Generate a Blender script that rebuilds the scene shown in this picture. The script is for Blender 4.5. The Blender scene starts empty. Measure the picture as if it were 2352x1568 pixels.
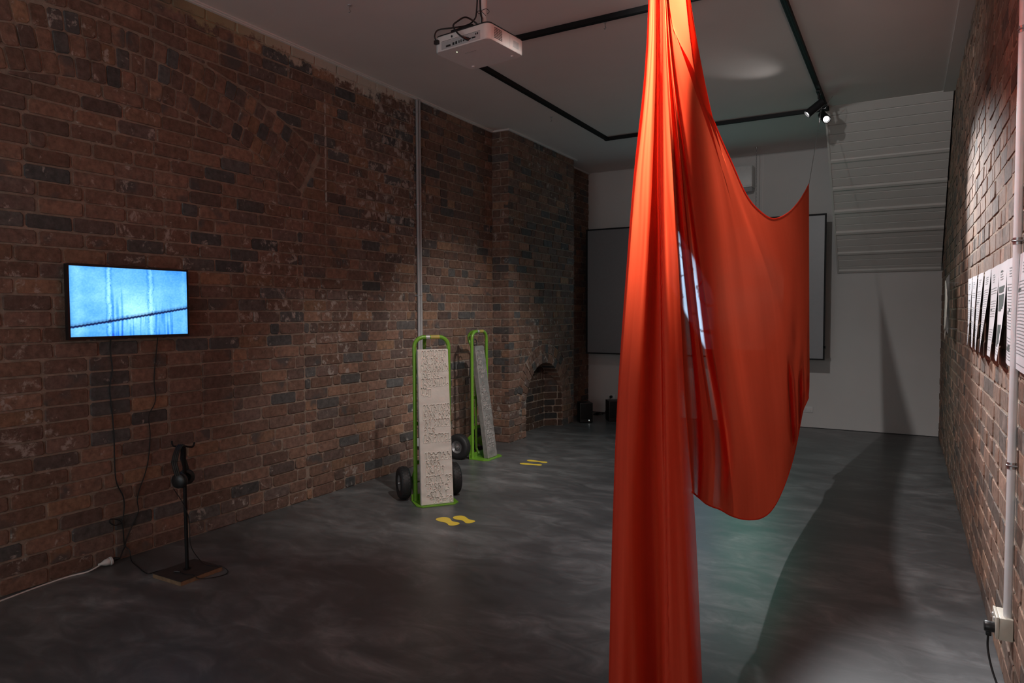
import bpy, bmesh, math, random
from mathutils import Vector, Matrix

PI = math.pi
SC = bpy.context.scene
COL = SC.collection
RNG = random.Random(11)

# ------------------------------------------------------------------ camera, world, lights, exposure
CAM = Vector((4.003, 0.0, 1.45))
F_PX, YAW, PIT, ROL = 1575.75, 0.519614, 0.0418783, -0.00373178
_f = Vector((-math.sin(YAW), math.cos(YAW), 0)); _r = Vector((math.cos(YAW), math.sin(YAW), 0)); _u = Vector((0, 0, 1))
FW = math.cos(PIT) * _f - math.sin(PIT) * _u
U2 = math.sin(PIT) * _f + math.cos(PIT) * _u
RT = math.cos(ROL) * _r + math.sin(ROL) * U2
UP = -math.sin(ROL) * _r + math.cos(ROL) * U2


def ray(px, py):
    return FW + (px - 1176) / F_PX * RT - (py - 784) / F_PX * UP


def at(px, py, ax, v):
    d = ray(px, py)
    return CAM + d * ((v - CAM[ax]) / d[ax])


def depth_pt(px, py, dist):
    """point on the sight line through a pixel, dist metres in front of the camera plane"""
    return CAM + ray(px, py) * dist


def to_px(p):
    d = Vector(p) - CAM
    z = d.dot(FW)
    if z < 0.05:
        return None
    return 1176 + F_PX * d.dot(RT) / z, 784 - F_PX * d.dot(UP) / z


cd = bpy.data.cameras.new('camera')
cam = bpy.data.objects.new('camera', cd)
COL.objects.link(cam)
cd.sensor_width = 36.0
cd.lens = F_PX / 2352 * 36.0
cam.matrix_world = Matrix(((RT.x, UP.x, -FW.x, CAM.x), (RT.y, UP.y, -FW.y, CAM.y), (RT.z, UP.z, -FW.z, CAM.z), (0, 0, 0, 1)))
cd.clip_start = 0.02
SC.camera = cam

w = bpy.data.worlds.new('world')
SC.world = w
w.use_nodes = True
w.node_tree.nodes['Background'].inputs[0].default_value = (1.0, 0.93, 0.88, 1)
w.node_tree.nodes['Background'].inputs[1].default_value = 0.012

SC.view_settings.view_transform = 'Standard'
SC.view_settings.look = 'None'
SC.view_settings.exposure = 0.0
SC.view_settings.gamma = 1.0
SC.view_settings.use_curve_mapping = False


def spot(name, loc, target, watts, cone, blend, col=(1, .95, .9), size=.03):
    l = bpy.data.lights.new(name, 'SPOT')
    l.energy = watts
    l.spot_size = math.radians(cone)
    l.spot_blend = blend
    l.color = col
    l.shadow_soft_size = size
    o = bpy.data.objects.new(name, l)
    COL.objects.link(o)
    o.location = loc
    o.rotation_euler = (Vector(target) - Vector(loc)).to_track_quat('-Z', 'Y').to_euler()
    return o


H, WX, LY = 3.456, 4.366, 9.253
SPOT1, SPOT1_AIM = Vector((3.30, 6.78, 3.30)), Vector((0.35, 5.6, 0.75))
SPOT2, SPOT2_AIM = Vector((3.30, 7.18, 3.30)), Vector((4.42, 4.3, 1.55))
KEY = (2.86, 3.08, 3.36)
spot('track_lamp_key_floor', KEY, (3.5, 5.0, 0.0), 230, 92, 1.0, (1, .97, .95))
spot('track_lamp_key_wall', KEY, (3.75, 9.2, 1.9), 95, 76, 1.0, (1, .97, .95))
spot('track_lamp_key_cloth', KEY, (3.28, 2.15, 2.50), 2100, 45, 1.0, (1, .93, .80))
spot('track_lamp_first_trolley', (2.86, 2.98, 3.36), (0.85, 4.25, 0.65), 175, 50, .9, (1, .94, .87))
spot('track_lamp_second_trolley', (3.30, 4.25, 3.36), (0.30, 5.95, 0.6), 270, 46, .9, (1, .94, .87))
d1 = (SPOT1_AIM - SPOT1).normalized()
d2 = (SPOT2_AIM - SPOT2).normalized()
spot('track_lamp_left', SPOT1 + d1 * .17, SPOT1_AIM, 30, 60, .9, (1, .95, .9))
spot('track_lamp_papers', SPOT2 + d2 * .17, SPOT2_AIM, 820, 35, 1.0, (.97, .98, 1))
spot('track_lamp_plastic_sheet', (3.33, 5.7, 3.37), (4.31, 6.62, 1.5), 42, 26, 1.0, (1, .97, .93))  # added spot with no fixture on the rail, brightens the clear sheet
spot('track_lamp_near_wall', KEY, (4.36, 2.9, 1.35), 170, 46, 1.0, (.98, .98, 1))
spot('track_lamp_ceiling_spill', (3.16, 6.50, 3.02), (2.84, 5.98, 3.456), 4.0, 46, 1.0, (1, .98, .95))  # unseen spot added to make the soft bright patch on the ceiling
ar = bpy.data.lights.new('front_room_glow', 'AREA')  # unseen area fill added behind the camera to lift ceiling and walls
ar.shape = 'RECTANGLE'; ar.size = 3.6; ar.size_y = 2.2; ar.energy = 56; ar.color = (.90, .97, 1)
aro = bpy.data.objects.new('front_room_glow', ar)
COL.objects.link(aro)
aro.location = (2.3, -2.6, 1.6)
aro.rotation_euler = (math.radians(118), 0, 0)


# ------------------------------------------------------------------ helpers
class MB:
    """collects shapes, then links them as one mesh object"""

    def __init__(s):
        s.v = []; s.f = []

    def add(s, vs, fs):
        n = len(s.v)
        s.v += [tuple(p) for p in vs]
        s.f += [tuple(i + n for i in f) for f in fs]
        return s

    def box(s, x0, x1, y0, y1, z0, z1, b=0.0):
        if b <= 0:
            vs = [(x, y, z) for z in (z0, z1) for y in (y0, y1) for x in (x0, x1)]
            return s.add(vs, [(0, 2, 3, 1), (4, 5, 7, 6), (0, 1, 5, 4), (2, 6, 7, 3), (0, 4, 6, 2), (1, 3, 7, 5)])
        bm = bmesh.new()
        bmesh.ops.create_cube(bm, size=1)
        for q in bm.verts:
            q.co = Vector(((x0 + x1) / 2 + q.co.x * (x1 - x0), (y0 + y1) / 2 + q.co.y * (y1 - y0), (z0 + z1) / 2 + q.co.z * (z1 - z0)))
        bmesh.ops.bevel(bm, geom=bm.edges[:], offset=b, segments=2, profile=.6, affect='EDGES')
        bm.verts.index_update()
        s.add([q.co[:] for q in bm.verts], [[q.index for q in f.verts] for f in bm.faces])
        bm.free()
        return s

    def tube(s, path, r, n=8, caps=True, closed=False):
        path = [Vector(p) for p in path]
        m = len(path)
        rings = []
        ref = None
        for i, p in enumerate(path):
            if closed:
                t = path[(i + 1) % m] - path[i - 1]
            else:
                t = path[min(i + 1, m - 1)] - path[max(i - 1, 0)]
            if t.length < 1e-9:
                t = Vector((0, 0, 1))
            t.normalize()
            if ref is None:
                ref = Vector((0, 0, 1)) if abs(t.z) < .9 else Vector((1, 0, 0))
            a = (ref - t * ref.dot(t))
            if a.length < 1e-6:
                a = t.orthogonal()
            a.normalize()
            ref = a
            b = t.cross(a)
            rr = r[i] if isinstance(r, (list, tuple)) else r
            rings.append([p + (a * math.cos(2 * PI * k / n) + b * math.sin(2 * PI * k / n)) * rr for k in range(n)])
        vs = [q for g in rings for q in g]
        fs = []
        for i in range(m if closed else m - 1):
            j = (i + 1) % m
            for k in range(n):
                l = (k + 1) % n
                fs.append((i * n + k, i * n + l, j * n + l, j * n + k))
        if caps and not closed:
            fs.append(tuple(range(n - 1, -1, -1)))
            fs.append(tuple((m - 1) * n + k for k in range(n)))
        return s.add(vs, fs)

    def cyl(s, p0, p1, r, n=16):
        return s.tube([p0, p1], r, n)

    def lathe(s, prof, origin, axis, n=24):
        """prof = [(radius, along axis)]"""
        o = Vector(origin); a = Vector(axis).normalized(); x = a.orthogonal().normalized(); y = a.cross(x)
        vs = []; fs = []
        for (r, h) in prof:
            for k in range(n):
                t = 2 * PI * k / n
                vs.append(o + a * h + (x * math.cos(t) + y * math.sin(t)) * r)
        for i in range(len(prof) - 1):
            for k in range(n):
                l = (k + 1) % n
                fs.append((i * n + k, i * n + l, (i + 1) * n + l, (i + 1) * n + k))
        if prof[0] == prof[-1]:
            return s.add(vs, fs)
        if prof[0][0] > 1e-5:
            fs.append(tuple(range(n - 1, -1, -1)))
        if prof[-1][0] > 1e-5:
            fs.append(tuple((len(prof) - 1) * n + k for k in range(n)))
        return s.add(vs, fs)

    def prism(s, poly, mapf, d0, d1):
        """extrude a 2d outline (CCW); mapf(u,v,w) -> point"""
        n = len(poly)
        vs = [mapf(u, v, d0) for u, v in poly] + [mapf(u, v, d1) for u, v in poly]
        fs = [tuple(range(n - 1, -1, -1)), tuple(range(n, 2 * n))]
        fs += [(i, (i + 1) % n, n + (i + 1) % n, n + i) for i in range(n)]
        return s.add(vs, fs)

    def build(s, name, m, parent=None, smooth=True, inv=None, angle=40):
        me = bpy.data.meshes.new(name)
        vs = s.v
        if inv is not None:
            vs = [inv @ Vector(p) for p in vs]
        me.from_pydata([tuple(p) for p in vs], [], s.f)
        me.update()
        bm = bmesh.new(); bm.from_mesh(me)
        bmesh.ops.recalc_face_normals(bm, faces=bm.faces[:])
        bm.to_mesh(me); bm.free()
        if m:
            me.materials.append(m)
        if smooth:
            me.shade_smooth()
            me.set_sharp_from_angle(angle=math.radians(angle))
        o = bpy.data.objects.new(name, me)
        COL.objects.link(o)
        if parent:
            o.parent = parent
        return o


def tag(o, label=None, cat=None, group=None, kind=None):
    if label: o['label'] = label
    if cat: o['category'] = cat
    if group: o['group'] = group
    if kind: o['kind'] = kind
    return o


def thing(name, label, cat, loc=(0, 0, 0), rz=0.0, group=None):
    o = bpy.data.objects.new(name, None)
    COL.objects.link(o)
    o.empty_display_size = .05
    o.location = loc
    o.rotation_euler = (0, 0, rz)
    tag(o, label, cat, group)
    return o


def inv_of(loc, rz=0.0):
    return (Matrix.Translation(Vector(loc)) @ Matrix.Rotation(rz, 4, 'Z')).inverted()


def smooth_path(pts, n=6):
    pts = [Vector(p) for p in pts]
    out = []
    for i in range(len(pts) - 1):
        p0 = pts[max(i - 1, 0)]; p1 = pts[i]; p2 = pts[i + 1]; p3 = pts[min(i + 2, len(pts) - 1)]
        for k in range(n):
            t = k / n
            out.append(.5 * ((2 * p1) + (p2 - p0) * t + (2 * p0 - 5 * p1 + 4 * p2 - p3) * t * t + (3 * p1 - p0 - 3 * p2 + p3) * t ** 3))
    out.append(pts[-1])
    return out


# ------------------------------------------------------------------ materials
def new_mat(name):
    m = bpy.data.materials.new(name)
    m.use_nodes = True
    nt = m.node_tree
    b = nt.nodes['Principled BSDF']
    return m, nt, b


def node(nt, t, **kw):
    n = nt.nodes.new(t)
    for k, v in kw.items():
        setattr(n, k, v)
    return n


def noise(nt, vec, scale, detail=4, rough=.55, dist=0.0):
    n = node(nt, 'ShaderNodeTexNoise')
    n.inputs['Scale'].default_value = scale
    n.inputs['Detail'].default_value = detail
    n.inputs['Roughness'].default_value = rough
    n.inputs['Distortion'].default_value = dist
    if vec is not None:
        nt.links.new(vec, n.inputs['Vector'])
    return n.outputs['Fac']


def ramp(nt, fac, stops, interp='LINEAR'):
    n = node(nt, 'ShaderNodeValToRGB')
    n.color_ramp.interpolation = interp
    e = n.color_ramp.elements
    while len(e) < len(stops):
        e.new(.5)
    for q, (p, c) in zip(e, stops):
        q.position = p
        q.color = (c if len(c) == 4 else (*c, 1)) if isinstance(c, tuple) else (c, c, c, 1)
    nt.links.new(fac, n.inputs[0])
    return n.outputs['Color']


def math_n(nt, op, a, b=None, clamp=False):
    n = node(nt, 'ShaderNodeMath', operation=op)
    n.use_clamp = clamp
    for i, q in enumerate((a, b)):
        if q is None: continue
        if isinstance(q, (int, float)): n.inputs[i].default_value = q
        else: nt.links.new(q, n.inputs[i])
    return n.outputs[0]


def mixc(nt, fac, a, b, mode='MIX'):
    n = node(nt, 'ShaderNodeMix', data_type='RGBA', blend_type=mode)
    for i, q in ((0, fac), (6, a), (7, b)):
        if isinstance(q, (int, float)): n.inputs[i].default_value = q
        elif isinstance(q, tuple): n.inputs[i].default_value = (*q, 1) if len(q) == 3 else q
        else: nt.links.new(q, n.inputs[i])
    return n.outputs[2]


def bump(nt, b, h, strength=.3, dist=.004):
    n = node(nt, 'ShaderNodeBump')
    n.inputs['Strength'].default_value = strength
    n.inputs['Distance'].default_value = dist
    nt.links.new(h, n.inputs['Height'])
    nt.links.new(n.outputs[0], b.inputs['Normal'])


def world_pos(nt):
    return node(nt, 'ShaderNodeNewGeometry').outputs['Position']


def obj_pos(nt):
    return node(nt, 'ShaderNodeTexCoord').outputs['Object']


def plain(name, col, rough=.5, metal=0.0, var=.08, scale=30, bumpy=0.0, spec=None):
    """a plain colour broken up by fine noise"""
    m, nt, b = new_mat(name)
    p = obj_pos(nt)
    n = noise(nt, p, scale, 4)
    lo = tuple(c * (1 - var) for c in col); hi = tuple(min(1, c * (1 + var)) for c in col)
    nt.links.new(ramp(nt, n, [(.3, lo), (.7, hi)]), b.inputs['Base Color'])
    b.inputs['Roughness'].default_value = rough
    b.inputs['Metallic'].default_value = metal
    if spec is not None:
        b.inputs['Specular IOR Level'].default_value = spec
    if bumpy:
        bump(nt, b, noise(nt, p, scale * 3, 6), bumpy, .003)
    return m


def emit(name, col, s):
    m, nt, b = new_mat(name)
    b.inputs['Base Color'].default_value = (*col, 1)
    b.inputs['Emission Color'].default_value = (*col, 1)
    b.inputs['Emission Strength'].default_value = s
    return m


def brick_mat(name, source, wall):
    """fired clay; tone (kind, brightness, burnt) comes from the object colour or from the mesh attribute"""
    m, nt, b = new_mat(name)
    p = world_pos(nt)
    if source == 'object':
        col = node(nt, 'ShaderNodeObjectInfo').outputs['Color']
    else:
        col = node(nt, 'ShaderNodeAttribute', attribute_name='tone').outputs['Color']
    sp = node(nt, 'ShaderNodeSeparateColor')
    nt.links.new(col, sp.inputs[0])
    red = wall != 'right'
    if red:
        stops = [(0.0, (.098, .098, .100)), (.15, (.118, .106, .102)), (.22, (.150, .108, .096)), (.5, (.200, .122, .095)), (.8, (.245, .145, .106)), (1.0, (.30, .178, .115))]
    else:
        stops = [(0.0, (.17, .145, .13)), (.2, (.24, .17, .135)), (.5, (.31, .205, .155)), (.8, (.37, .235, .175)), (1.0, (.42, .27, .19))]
    base = ramp(nt, sp.outputs[0], stops)
    mott = ramp(nt, noise(nt, p, 26, 6, .65), [(.28, .55), (.72, 1.25)])
    base = mixc(nt, 1.0, base, mott, 'MULTIPLY')
    br = node(nt, 'ShaderNodeCombineColor')
    for i in range(3): nt.links.new(sp.outputs[1], br.inputs[i])
    base = mixc(nt, 1.0, base, br.outputs[0], 'MULTIPLY')
    burnt = ramp(nt, math_n(nt, 'ADD', noise(nt, p, 5.5, 3, .5), math_n(nt, 'MULTIPLY', sp.outputs[2], .35)), [(.66, 0.0), (.76, 1.0)])
    base = mixc(nt, math_n(nt, 'MULTIPLY', burnt, .8), base, (.082, .080, .081))
    # salt bloom and plaster remains
    eff = noise(nt, p, 11, 10, .72, .4)
    area = noise(nt, p, .9, 2, .5)
    e = math_n(nt, 'ADD', eff, math_n(nt, 'MULTIPLY', area, .34 if red else .42))
    if wall == 'left':
        xyz = node(nt, 'ShaderNodeSeparateXYZ'); nt.links.new(p, xyz.inputs[0])
        by = ramp(nt, math_n(nt, 'MULTIPLY', xyz.outputs[1], .1), [(.385, 0.0), (.41, 1.0), (.50, 1.0), (.56, .3)])
        bz_ = ramp(nt, math_n(nt, 'MULTIPLY', xyz.outputs[2], .25), [(.40, .25), (.55, 1.0)])
        e = math_n(nt, 'ADD', e, math_n(nt, 'MULTIPLY', math_n(nt, 'MULTIPLY', by, bz_), .038))
        ln = math_n(nt, 'ABSOLUTE', math_n(nt, 'SUBTRACT', math_n(nt, 'ADD', xyz.outputs[1], math_n(nt, 'MULTIPLY', eff, .03)), 4.05))
        lk = ramp(nt, ln, [(.006, 1.0), (.012, 0.0)])
        lz = ramp(nt, math_n(nt, 'MULTIPLY', xyz.outputs[2], .25), [(.47, 0.0), (.60, .7), (.66, 1.0), (.77, 1.0), (.79, 0.0)])
        e = math_n(nt, 'ADD', e, math_n(nt, 'MULTIPLY', math_n(nt, 'MULTIPLY', lk, lz), .22))
    if red:
        mask = ramp(nt, e, [(.765, 0.0), (.83, 1.0)])
        salt = (.44, .385, .35)
    else:
        mask = ramp(nt, e, [(.74, 0.0), (.86, .9)])
        salt = (.34, .27, .23)
    base = mixc(nt, math_n(nt, 'MULTIPLY', mask, .75), base, salt)
    if wall == 'left':
        base = paint_rest(nt, p, base)
    nt.links.new(base, b.inputs['Base Color'])
    b.inputs['Roughness'].default_value = .85
    b.inputs['Specular IOR Level'].default_value = .25
    bump(nt, b, noise(nt, p, 70, 8, .65), .55, .004)
    return m


def paint_rest(nt, p, base):
    """ragged old limewash left under the ceiling on the left wall"""
    s = node(nt, 'ShaderNodeSeparateXYZ')
    nt.links.new(p, s.inputs[0])
    nz = noise(nt, p, 5, 8, .7)
    big = noise(nt, p, 1.1, 2, .5)
    hgt = math_n(nt, 'SUBTRACT', s.outputs[2], 3.245)
    k = math_n(nt, 'ADD', math_n(nt, 'MULTIPLY', hgt, 3.2), math_n(nt, 'MULTIPLY', math_n(nt, 'SUBTRACT', nz, .5), 1.7))
    k = math_n(nt, 'ADD', k, math_n(nt, 'MULTIPLY', math_n(nt, 'SUBTRACT', big, .5), 1.0))
    m1 = ramp(nt, k, [(.30, 0.0), (.40, 1.0)])
    ylim = ramp(nt, math_n(nt, 'MULTIPLY', math_n(nt, 'SUBTRACT', s.outputs[1], 2.6), .25), [(0.0, 0.0), (.08, 1.0), (.62, 1.0), (.66, 0.0)])
    m1 = math_n(nt, 'MULTIPLY', m1, ylim)
    tint = ramp(nt, math_n(nt, 'MULTIPLY', math_n(nt, 'SUBTRACT', s.outputs[1], 2.6), .25), [(.12, (.34, .28, .17)), (.35, (.58, .52, .45))])
    return mixc(nt, math_n(nt, 'MULTIPLY', m1, .85), base, tint)


def mortar_mat(name, wall):
    m, nt, b = new_mat(name)
    p = world_pos(nt)
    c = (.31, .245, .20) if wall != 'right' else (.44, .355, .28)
    base = ramp(nt, noise(nt, p, 16, 8, .65), [(.3, tuple(q * .68 for q in c)), (.7, tuple(q * 1.25 for q in c))])
    if wall == 'left':
        base = paint_rest(nt, p, base)
    nt.links.new(base, b.inputs['Base Color'])
    b.inputs['Roughness'].default_value = .92
    b.inputs['Specular IOR Level'].default_value = .2
    bump(nt, b, noise(nt, p, 120, 8, .7), .7, .006)
    return m


def floor_mat():
    m, nt, b = new_mat('polished_concrete')
    p = world_pos(nt)
    mp = node(nt, 'ShaderNodeMapping')
    mp.inputs['Scale'].default_value = (1.0, 1.9, 1)
    mp.inputs['Rotation'].default_value = (0, 0, .35)
    nt.links.new(p, mp.inputs[0])
    n1 = noise(nt, mp.outputs[0], .9, 5, .55, 1.6)
    n2 = noise(nt, mp.outputs[0], 3.2, 9, .68, 1.1)
    k = math_n(nt, 'ADD', math_n(nt, 'MULTIPLY', n1, .5), math_n(nt, 'MULTIPLY', n2, .5))
    base = ramp(nt, k, [(.34, (.066, .069, .073)), (.48, (.100, .104, .108)), (.57, (.155, .160, .165)), (.68, (.28, .285, .29))])
    sc = ramp(nt, noise(nt, p, 60, 2, .5), [(.74, 0.0), (.78, 1.0)])
    base = mixc(nt, math_n(nt, 'MULTIPLY', sc, .12), base, (.3, .29, .28))
    nt.links.new(base, b.inputs['Base Color'])
    rg = node(nt, 'ShaderNodeMapRange')
    rg.inputs['To Min'].default_value = .27
    rg.inputs['To Max'].default_value = .44
    nt.links.new(n2, rg.inputs[0])
    nt.links.new(rg.outputs[0], b.inputs['Roughness'])
    b.inputs['Specular IOR Level'].default_value = .5
    bump(nt, b, noise(nt, p, 9, 4, .6), .06, .004)
    return m


def fabric_mat():
    """thin translucent cloth; the attribute 'sheer' tells where only one open layer hangs"""
    m, nt, b = new_mat('orange_chiffon')
    nt.nodes.remove(b)
    out = nt.nodes['Material Output']
    tc = node(nt, 'ShaderNodeTexCoord').outputs['UV']
    wv = node(nt, 'ShaderNodeMapping'); wv.inputs['Scale'].default_value = (26, 2, 1)
    nt.links.new(tc, wv.inputs[0])
    n = noise(nt, wv.outputs[0], 1.0, 6, .6, .5)
    c1 = ramp(nt, n, [(.3, (.74, .098, .052)), (.7, (.80, .112, .060))])
    c2 = ramp(nt, n, [(.3, (.84, .088, .034)), (.7, (.92, .102, .042))])
    d = node(nt, 'ShaderNodeBsdfDiffuse'); nt.links.new(c1, d.inputs[0])
    t = node(nt, 'ShaderNodeBsdfTranslucent'); nt.links.new(c2, t.inputs[0])
    bp = node(nt, 'ShaderNodeBump'); bp.inputs['Strength'].default_value = .07; bp.inputs['Distance'].default_value = .006
    nt.links.new(n, bp.inputs['Height'])
    nt.links.new(bp.outputs[0], d.inputs['Normal'])
    mx = node(nt, 'ShaderNodeMixShader'); mx.inputs[0].default_value = .55
    nt.links.new(d.outputs[0], mx.inputs[1]); nt.links.new(t.outputs[0], mx.inputs[2])
    tr = node(nt, 'ShaderNodeBsdfTransparent')
    mx2 = node(nt, 'ShaderNodeMixShader')
    at_ = node(nt, 'ShaderNodeAttribute', attribute_name='sheer')
    nt.links.new(at_.outputs['Fac'], mx2.inputs[0])
    nt.links.new(mx.outputs[0], mx2.inputs[1]); nt.links.new(tr.outputs[0], mx2.inputs[2])
    nt.links.new(mx2.outputs[0], out.inputs[0])
    return m


def wall_paint(name, col, bumps=.06):
    m, nt, b = new_mat(name)
    p = world_pos(nt)
    base = ramp(nt, noise(nt, p, 1.3, 5, .55), [(.3, tuple(c * .93 for c in col)), (.7, col)])
    nt.links.new(base, b.inputs['Base Color'])
    b.inputs['Roughness'].default_value = .75
    bump(nt, b, noise(nt, p, 90, 4), bumps, .002)
    return m


def vcol_screen(name, strength, base=(.01, .01, .012), rough=.35, spec=.5):
    m, nt, b = new_mat(name)
    a = node(nt, 'ShaderNodeAttribute', attribute_name='picture')
    b.inputs['Base Color'].default_value = (*base, 1)
    b.inputs['Specular IOR Level'].default_value = spec
    nt.links.new(a.outputs['Color'], b.inputs['Emission Color'])
    b.inputs['Emission Strength'].default_value = strength
    b.inputs['Roughness'].default_value = rough
    return m


M = {}
for wl in ('left', 'breast', 'right'):
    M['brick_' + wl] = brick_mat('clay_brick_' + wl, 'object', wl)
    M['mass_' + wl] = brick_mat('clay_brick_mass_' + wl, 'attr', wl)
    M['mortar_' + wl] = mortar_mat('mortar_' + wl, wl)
M['floor'] = floor_mat()
M['ceiling'] = wall_paint('ceiling_paint', (.74, .66, .635))
M['white_wall'] = wall_paint('white_wall_paint', (.62, .60, .585))
M['trim'] = wall_paint('white_trim', (.70, .66, .64))
M['soffit'] = wall_paint('soffit_paint', (.62, .60, .57))
M['black'] = plain('black_powder_coat', (.012, .012, .013), .6, spec=.2)
M['black_plastic'] = plain('black_plastic', (.012, .012, .013), .4)
M['rubber'] = plain('tyre_rubber', (.018, .018, .02), .6, bumpy=.2)
M['cable'] = plain('black_cable', (.010, .010, .011), .5)
M['white_cable'] = plain('white_cable', (.75, .72, .70), .5)
M['green'] = plain('green_enamel', (.155, .36, .032), .32, var=.06, spec=.55)
M['steel'] = plain('zinc_steel', (.45, .45, .46), .35, .9)
M['rim'] = plain('grey_rim', (.30, .30, .31), .4, .6)
M['white_plastic'] = plain('white_plastic', (.62, .62, .61), .4, var=.03)
M['grey_plastic'] = plain('grey_plastic', (.40, .41, .42), .4, var=.04)
M['cream_plastic'] = plain('cream_plastic', (.66, .62, .52), .45, var=.04)
M['pvc'] = plain('grey_pvc', (.36, .36, .37), .35, var=.05)
M['white_pvc'] = plain('white_pvc', (.84, .85, .86), .3, var=.03)
M['plaster'] = plain('plaster_slab', (.66, .62, .565), .75, var=.06, scale=14, bumpy=.35)
M['lead'] = plain('grey_cast_slab', (.27, .26, .255), .5, .15, var=.2, scale=22, bumpy=.4)
M['lead_dark'] = plain('dark_strokes', (.05, .05, .05), .6, .1)
M['yellow'] = plain('yellow_vinyl', (.86, .64, .07), .45, var=.04)
M['yellow_label'] = plain('yellow_label', (.45, .36, .09), .5)
M['silver_label'] = plain('silver_label', (.55, .55, .55), .35, .3)
M['ply'] = plain('plywood_edge', (.24, .15, .09), .6, var=.25)
M['ply_top'] = plain('dark_stained_wood', (.045, .035, .032), .55, var=.2)
M['paper'] = plain('printed_paper', (.72, .71, .74), .7, var=.03)
M['ink'] = plain('printing_ink', (.035, .05, .045), .7)
M['ink_grey'] = plain('grey_print', (.28, .29, .30), .7)
M['torn'] = plain('torn_paper', (.80, .76, .68), .8, var=.06, bumpy=.3)
M['canvas'] = plain('screen_cloth', (.17, .17, .18), .42, var=.03, spec=.9)
M['lens'] = emit('lit_lens', (1.0, .97, .95), 30)
M['led'] = emit('power_light', (.85, 1.0, .55), 4)
M['led_white'] = emit('status_light', (.9, 1.0, 1.0), 3)
M['fabric'] = fabric_mat()
mm, nt_, b_ = new_mat('clear_acrylic')
b_.inputs['Base Color'].default_value = (.92, .93, .92, 1); b_.inputs['Roughness'].default_value = .08
b_.inputs['Transmission Weight'].default_value = .96; b_.inputs['IOR'].default_value = 1.25
M['acrylic'] = mm

# ------------------------------------------------------------------ brick walls
HC, JT = .0864, .0115          # course height, joint


def round_poly(poly, rng, c=.009):
    n = len(poly)
    out = []
    for i in range(n):
        p = Vector(poly[i]); a = Vector(poly[i - 1]); b = Vector(poly[(i + 1) % n])
        da, db = a - p, b - p
        if da.length < 1e-4 or db.length < 1e-4:
            continue
        k = c * rng.uniform(.5, 1.5)
        out.append(p + da.normalized() * min(k, da.length * .3))
        out.append(p + db.normalized() * min(k, db.length * .3))
    return out


def brick_geo(poly, rng, back=-.03, c=.0035):
    """poly centred on 0,0; returns verts (u,v,w) and faces, front at w=0"""
    q = round_poly([(u + rng.uniform(-.0022, .0022), v + rng.uniform(-.0022, .0022)) for u, v in poly], rng)
    n = len(q)
    cen = sum(q, Vector((0, 0))) / n
    tilt = (rng.uniform(-.012, .012), rng.uniform(-.02, .02))
    vs = [(p.x, p.y, back) for p in q] + [(p.x, p.y, -c) for p in q]
    for i, p in enumerate(q):
        d = cen - p
        e = p + d.normalized() * c * 1.3
        vs.append((e.x, e.y, e.x * tilt[0] + e.y * tilt[1]))
    fs = []
    for i in range(n):
        j = (i + 1) % n
        fs.append((i, j, n + j, n + i)); fs.append((n + i, n + j, 2 * n + j, 2 * n + i))
    fs.append(tuple(range(2 * n, 3 * n)))
    return vs, fs


def clip(poly, nx, ny, d):
    """keep nx*u+ny*v >= d"""
    out = []
    n = len(poly)
    for i in range(n):
        a = poly[i]; b = poly[(i + 1) % n]
        fa = nx * a[0] + ny * a[1] - d; fb = nx * b[0] + ny * b[1] - d
        if fa >= 0: out.append(a)
        if (fa >= 0) != (fb >= 0):
            t = fa / (fa - fb)
            out.append((a[0] + (b[0] - a[0]) * t, a[1] + (b[1] - a[1]) * t))
    return out


def area(poly):
    return .5 * sum(poly[i][0] * poly[(i + 1) % len(poly)][1] - poly[(i + 1) % len(poly)][0] * poly[i][1] for i in range(len(poly)))


def tone(rng, wall):
    r = rng.random()
    if wall == 'right':
        return (rng.random(), rng.uniform(.75, 1.15), rng.uniform(-.2, .15))
    if r < .12: k = rng.uniform(0, .17)
    elif r < .32: k = rng.uniform(.2, .4)
    elif r < .9: k = rng.uniform(.4, .8)
    else: k = rng.uniform(.8, 1.0)
    return (k, rng.uniform(.75, 1.2), rng.uniform(-.1, .55) if rng.random() < .45 else -.2)


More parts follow.
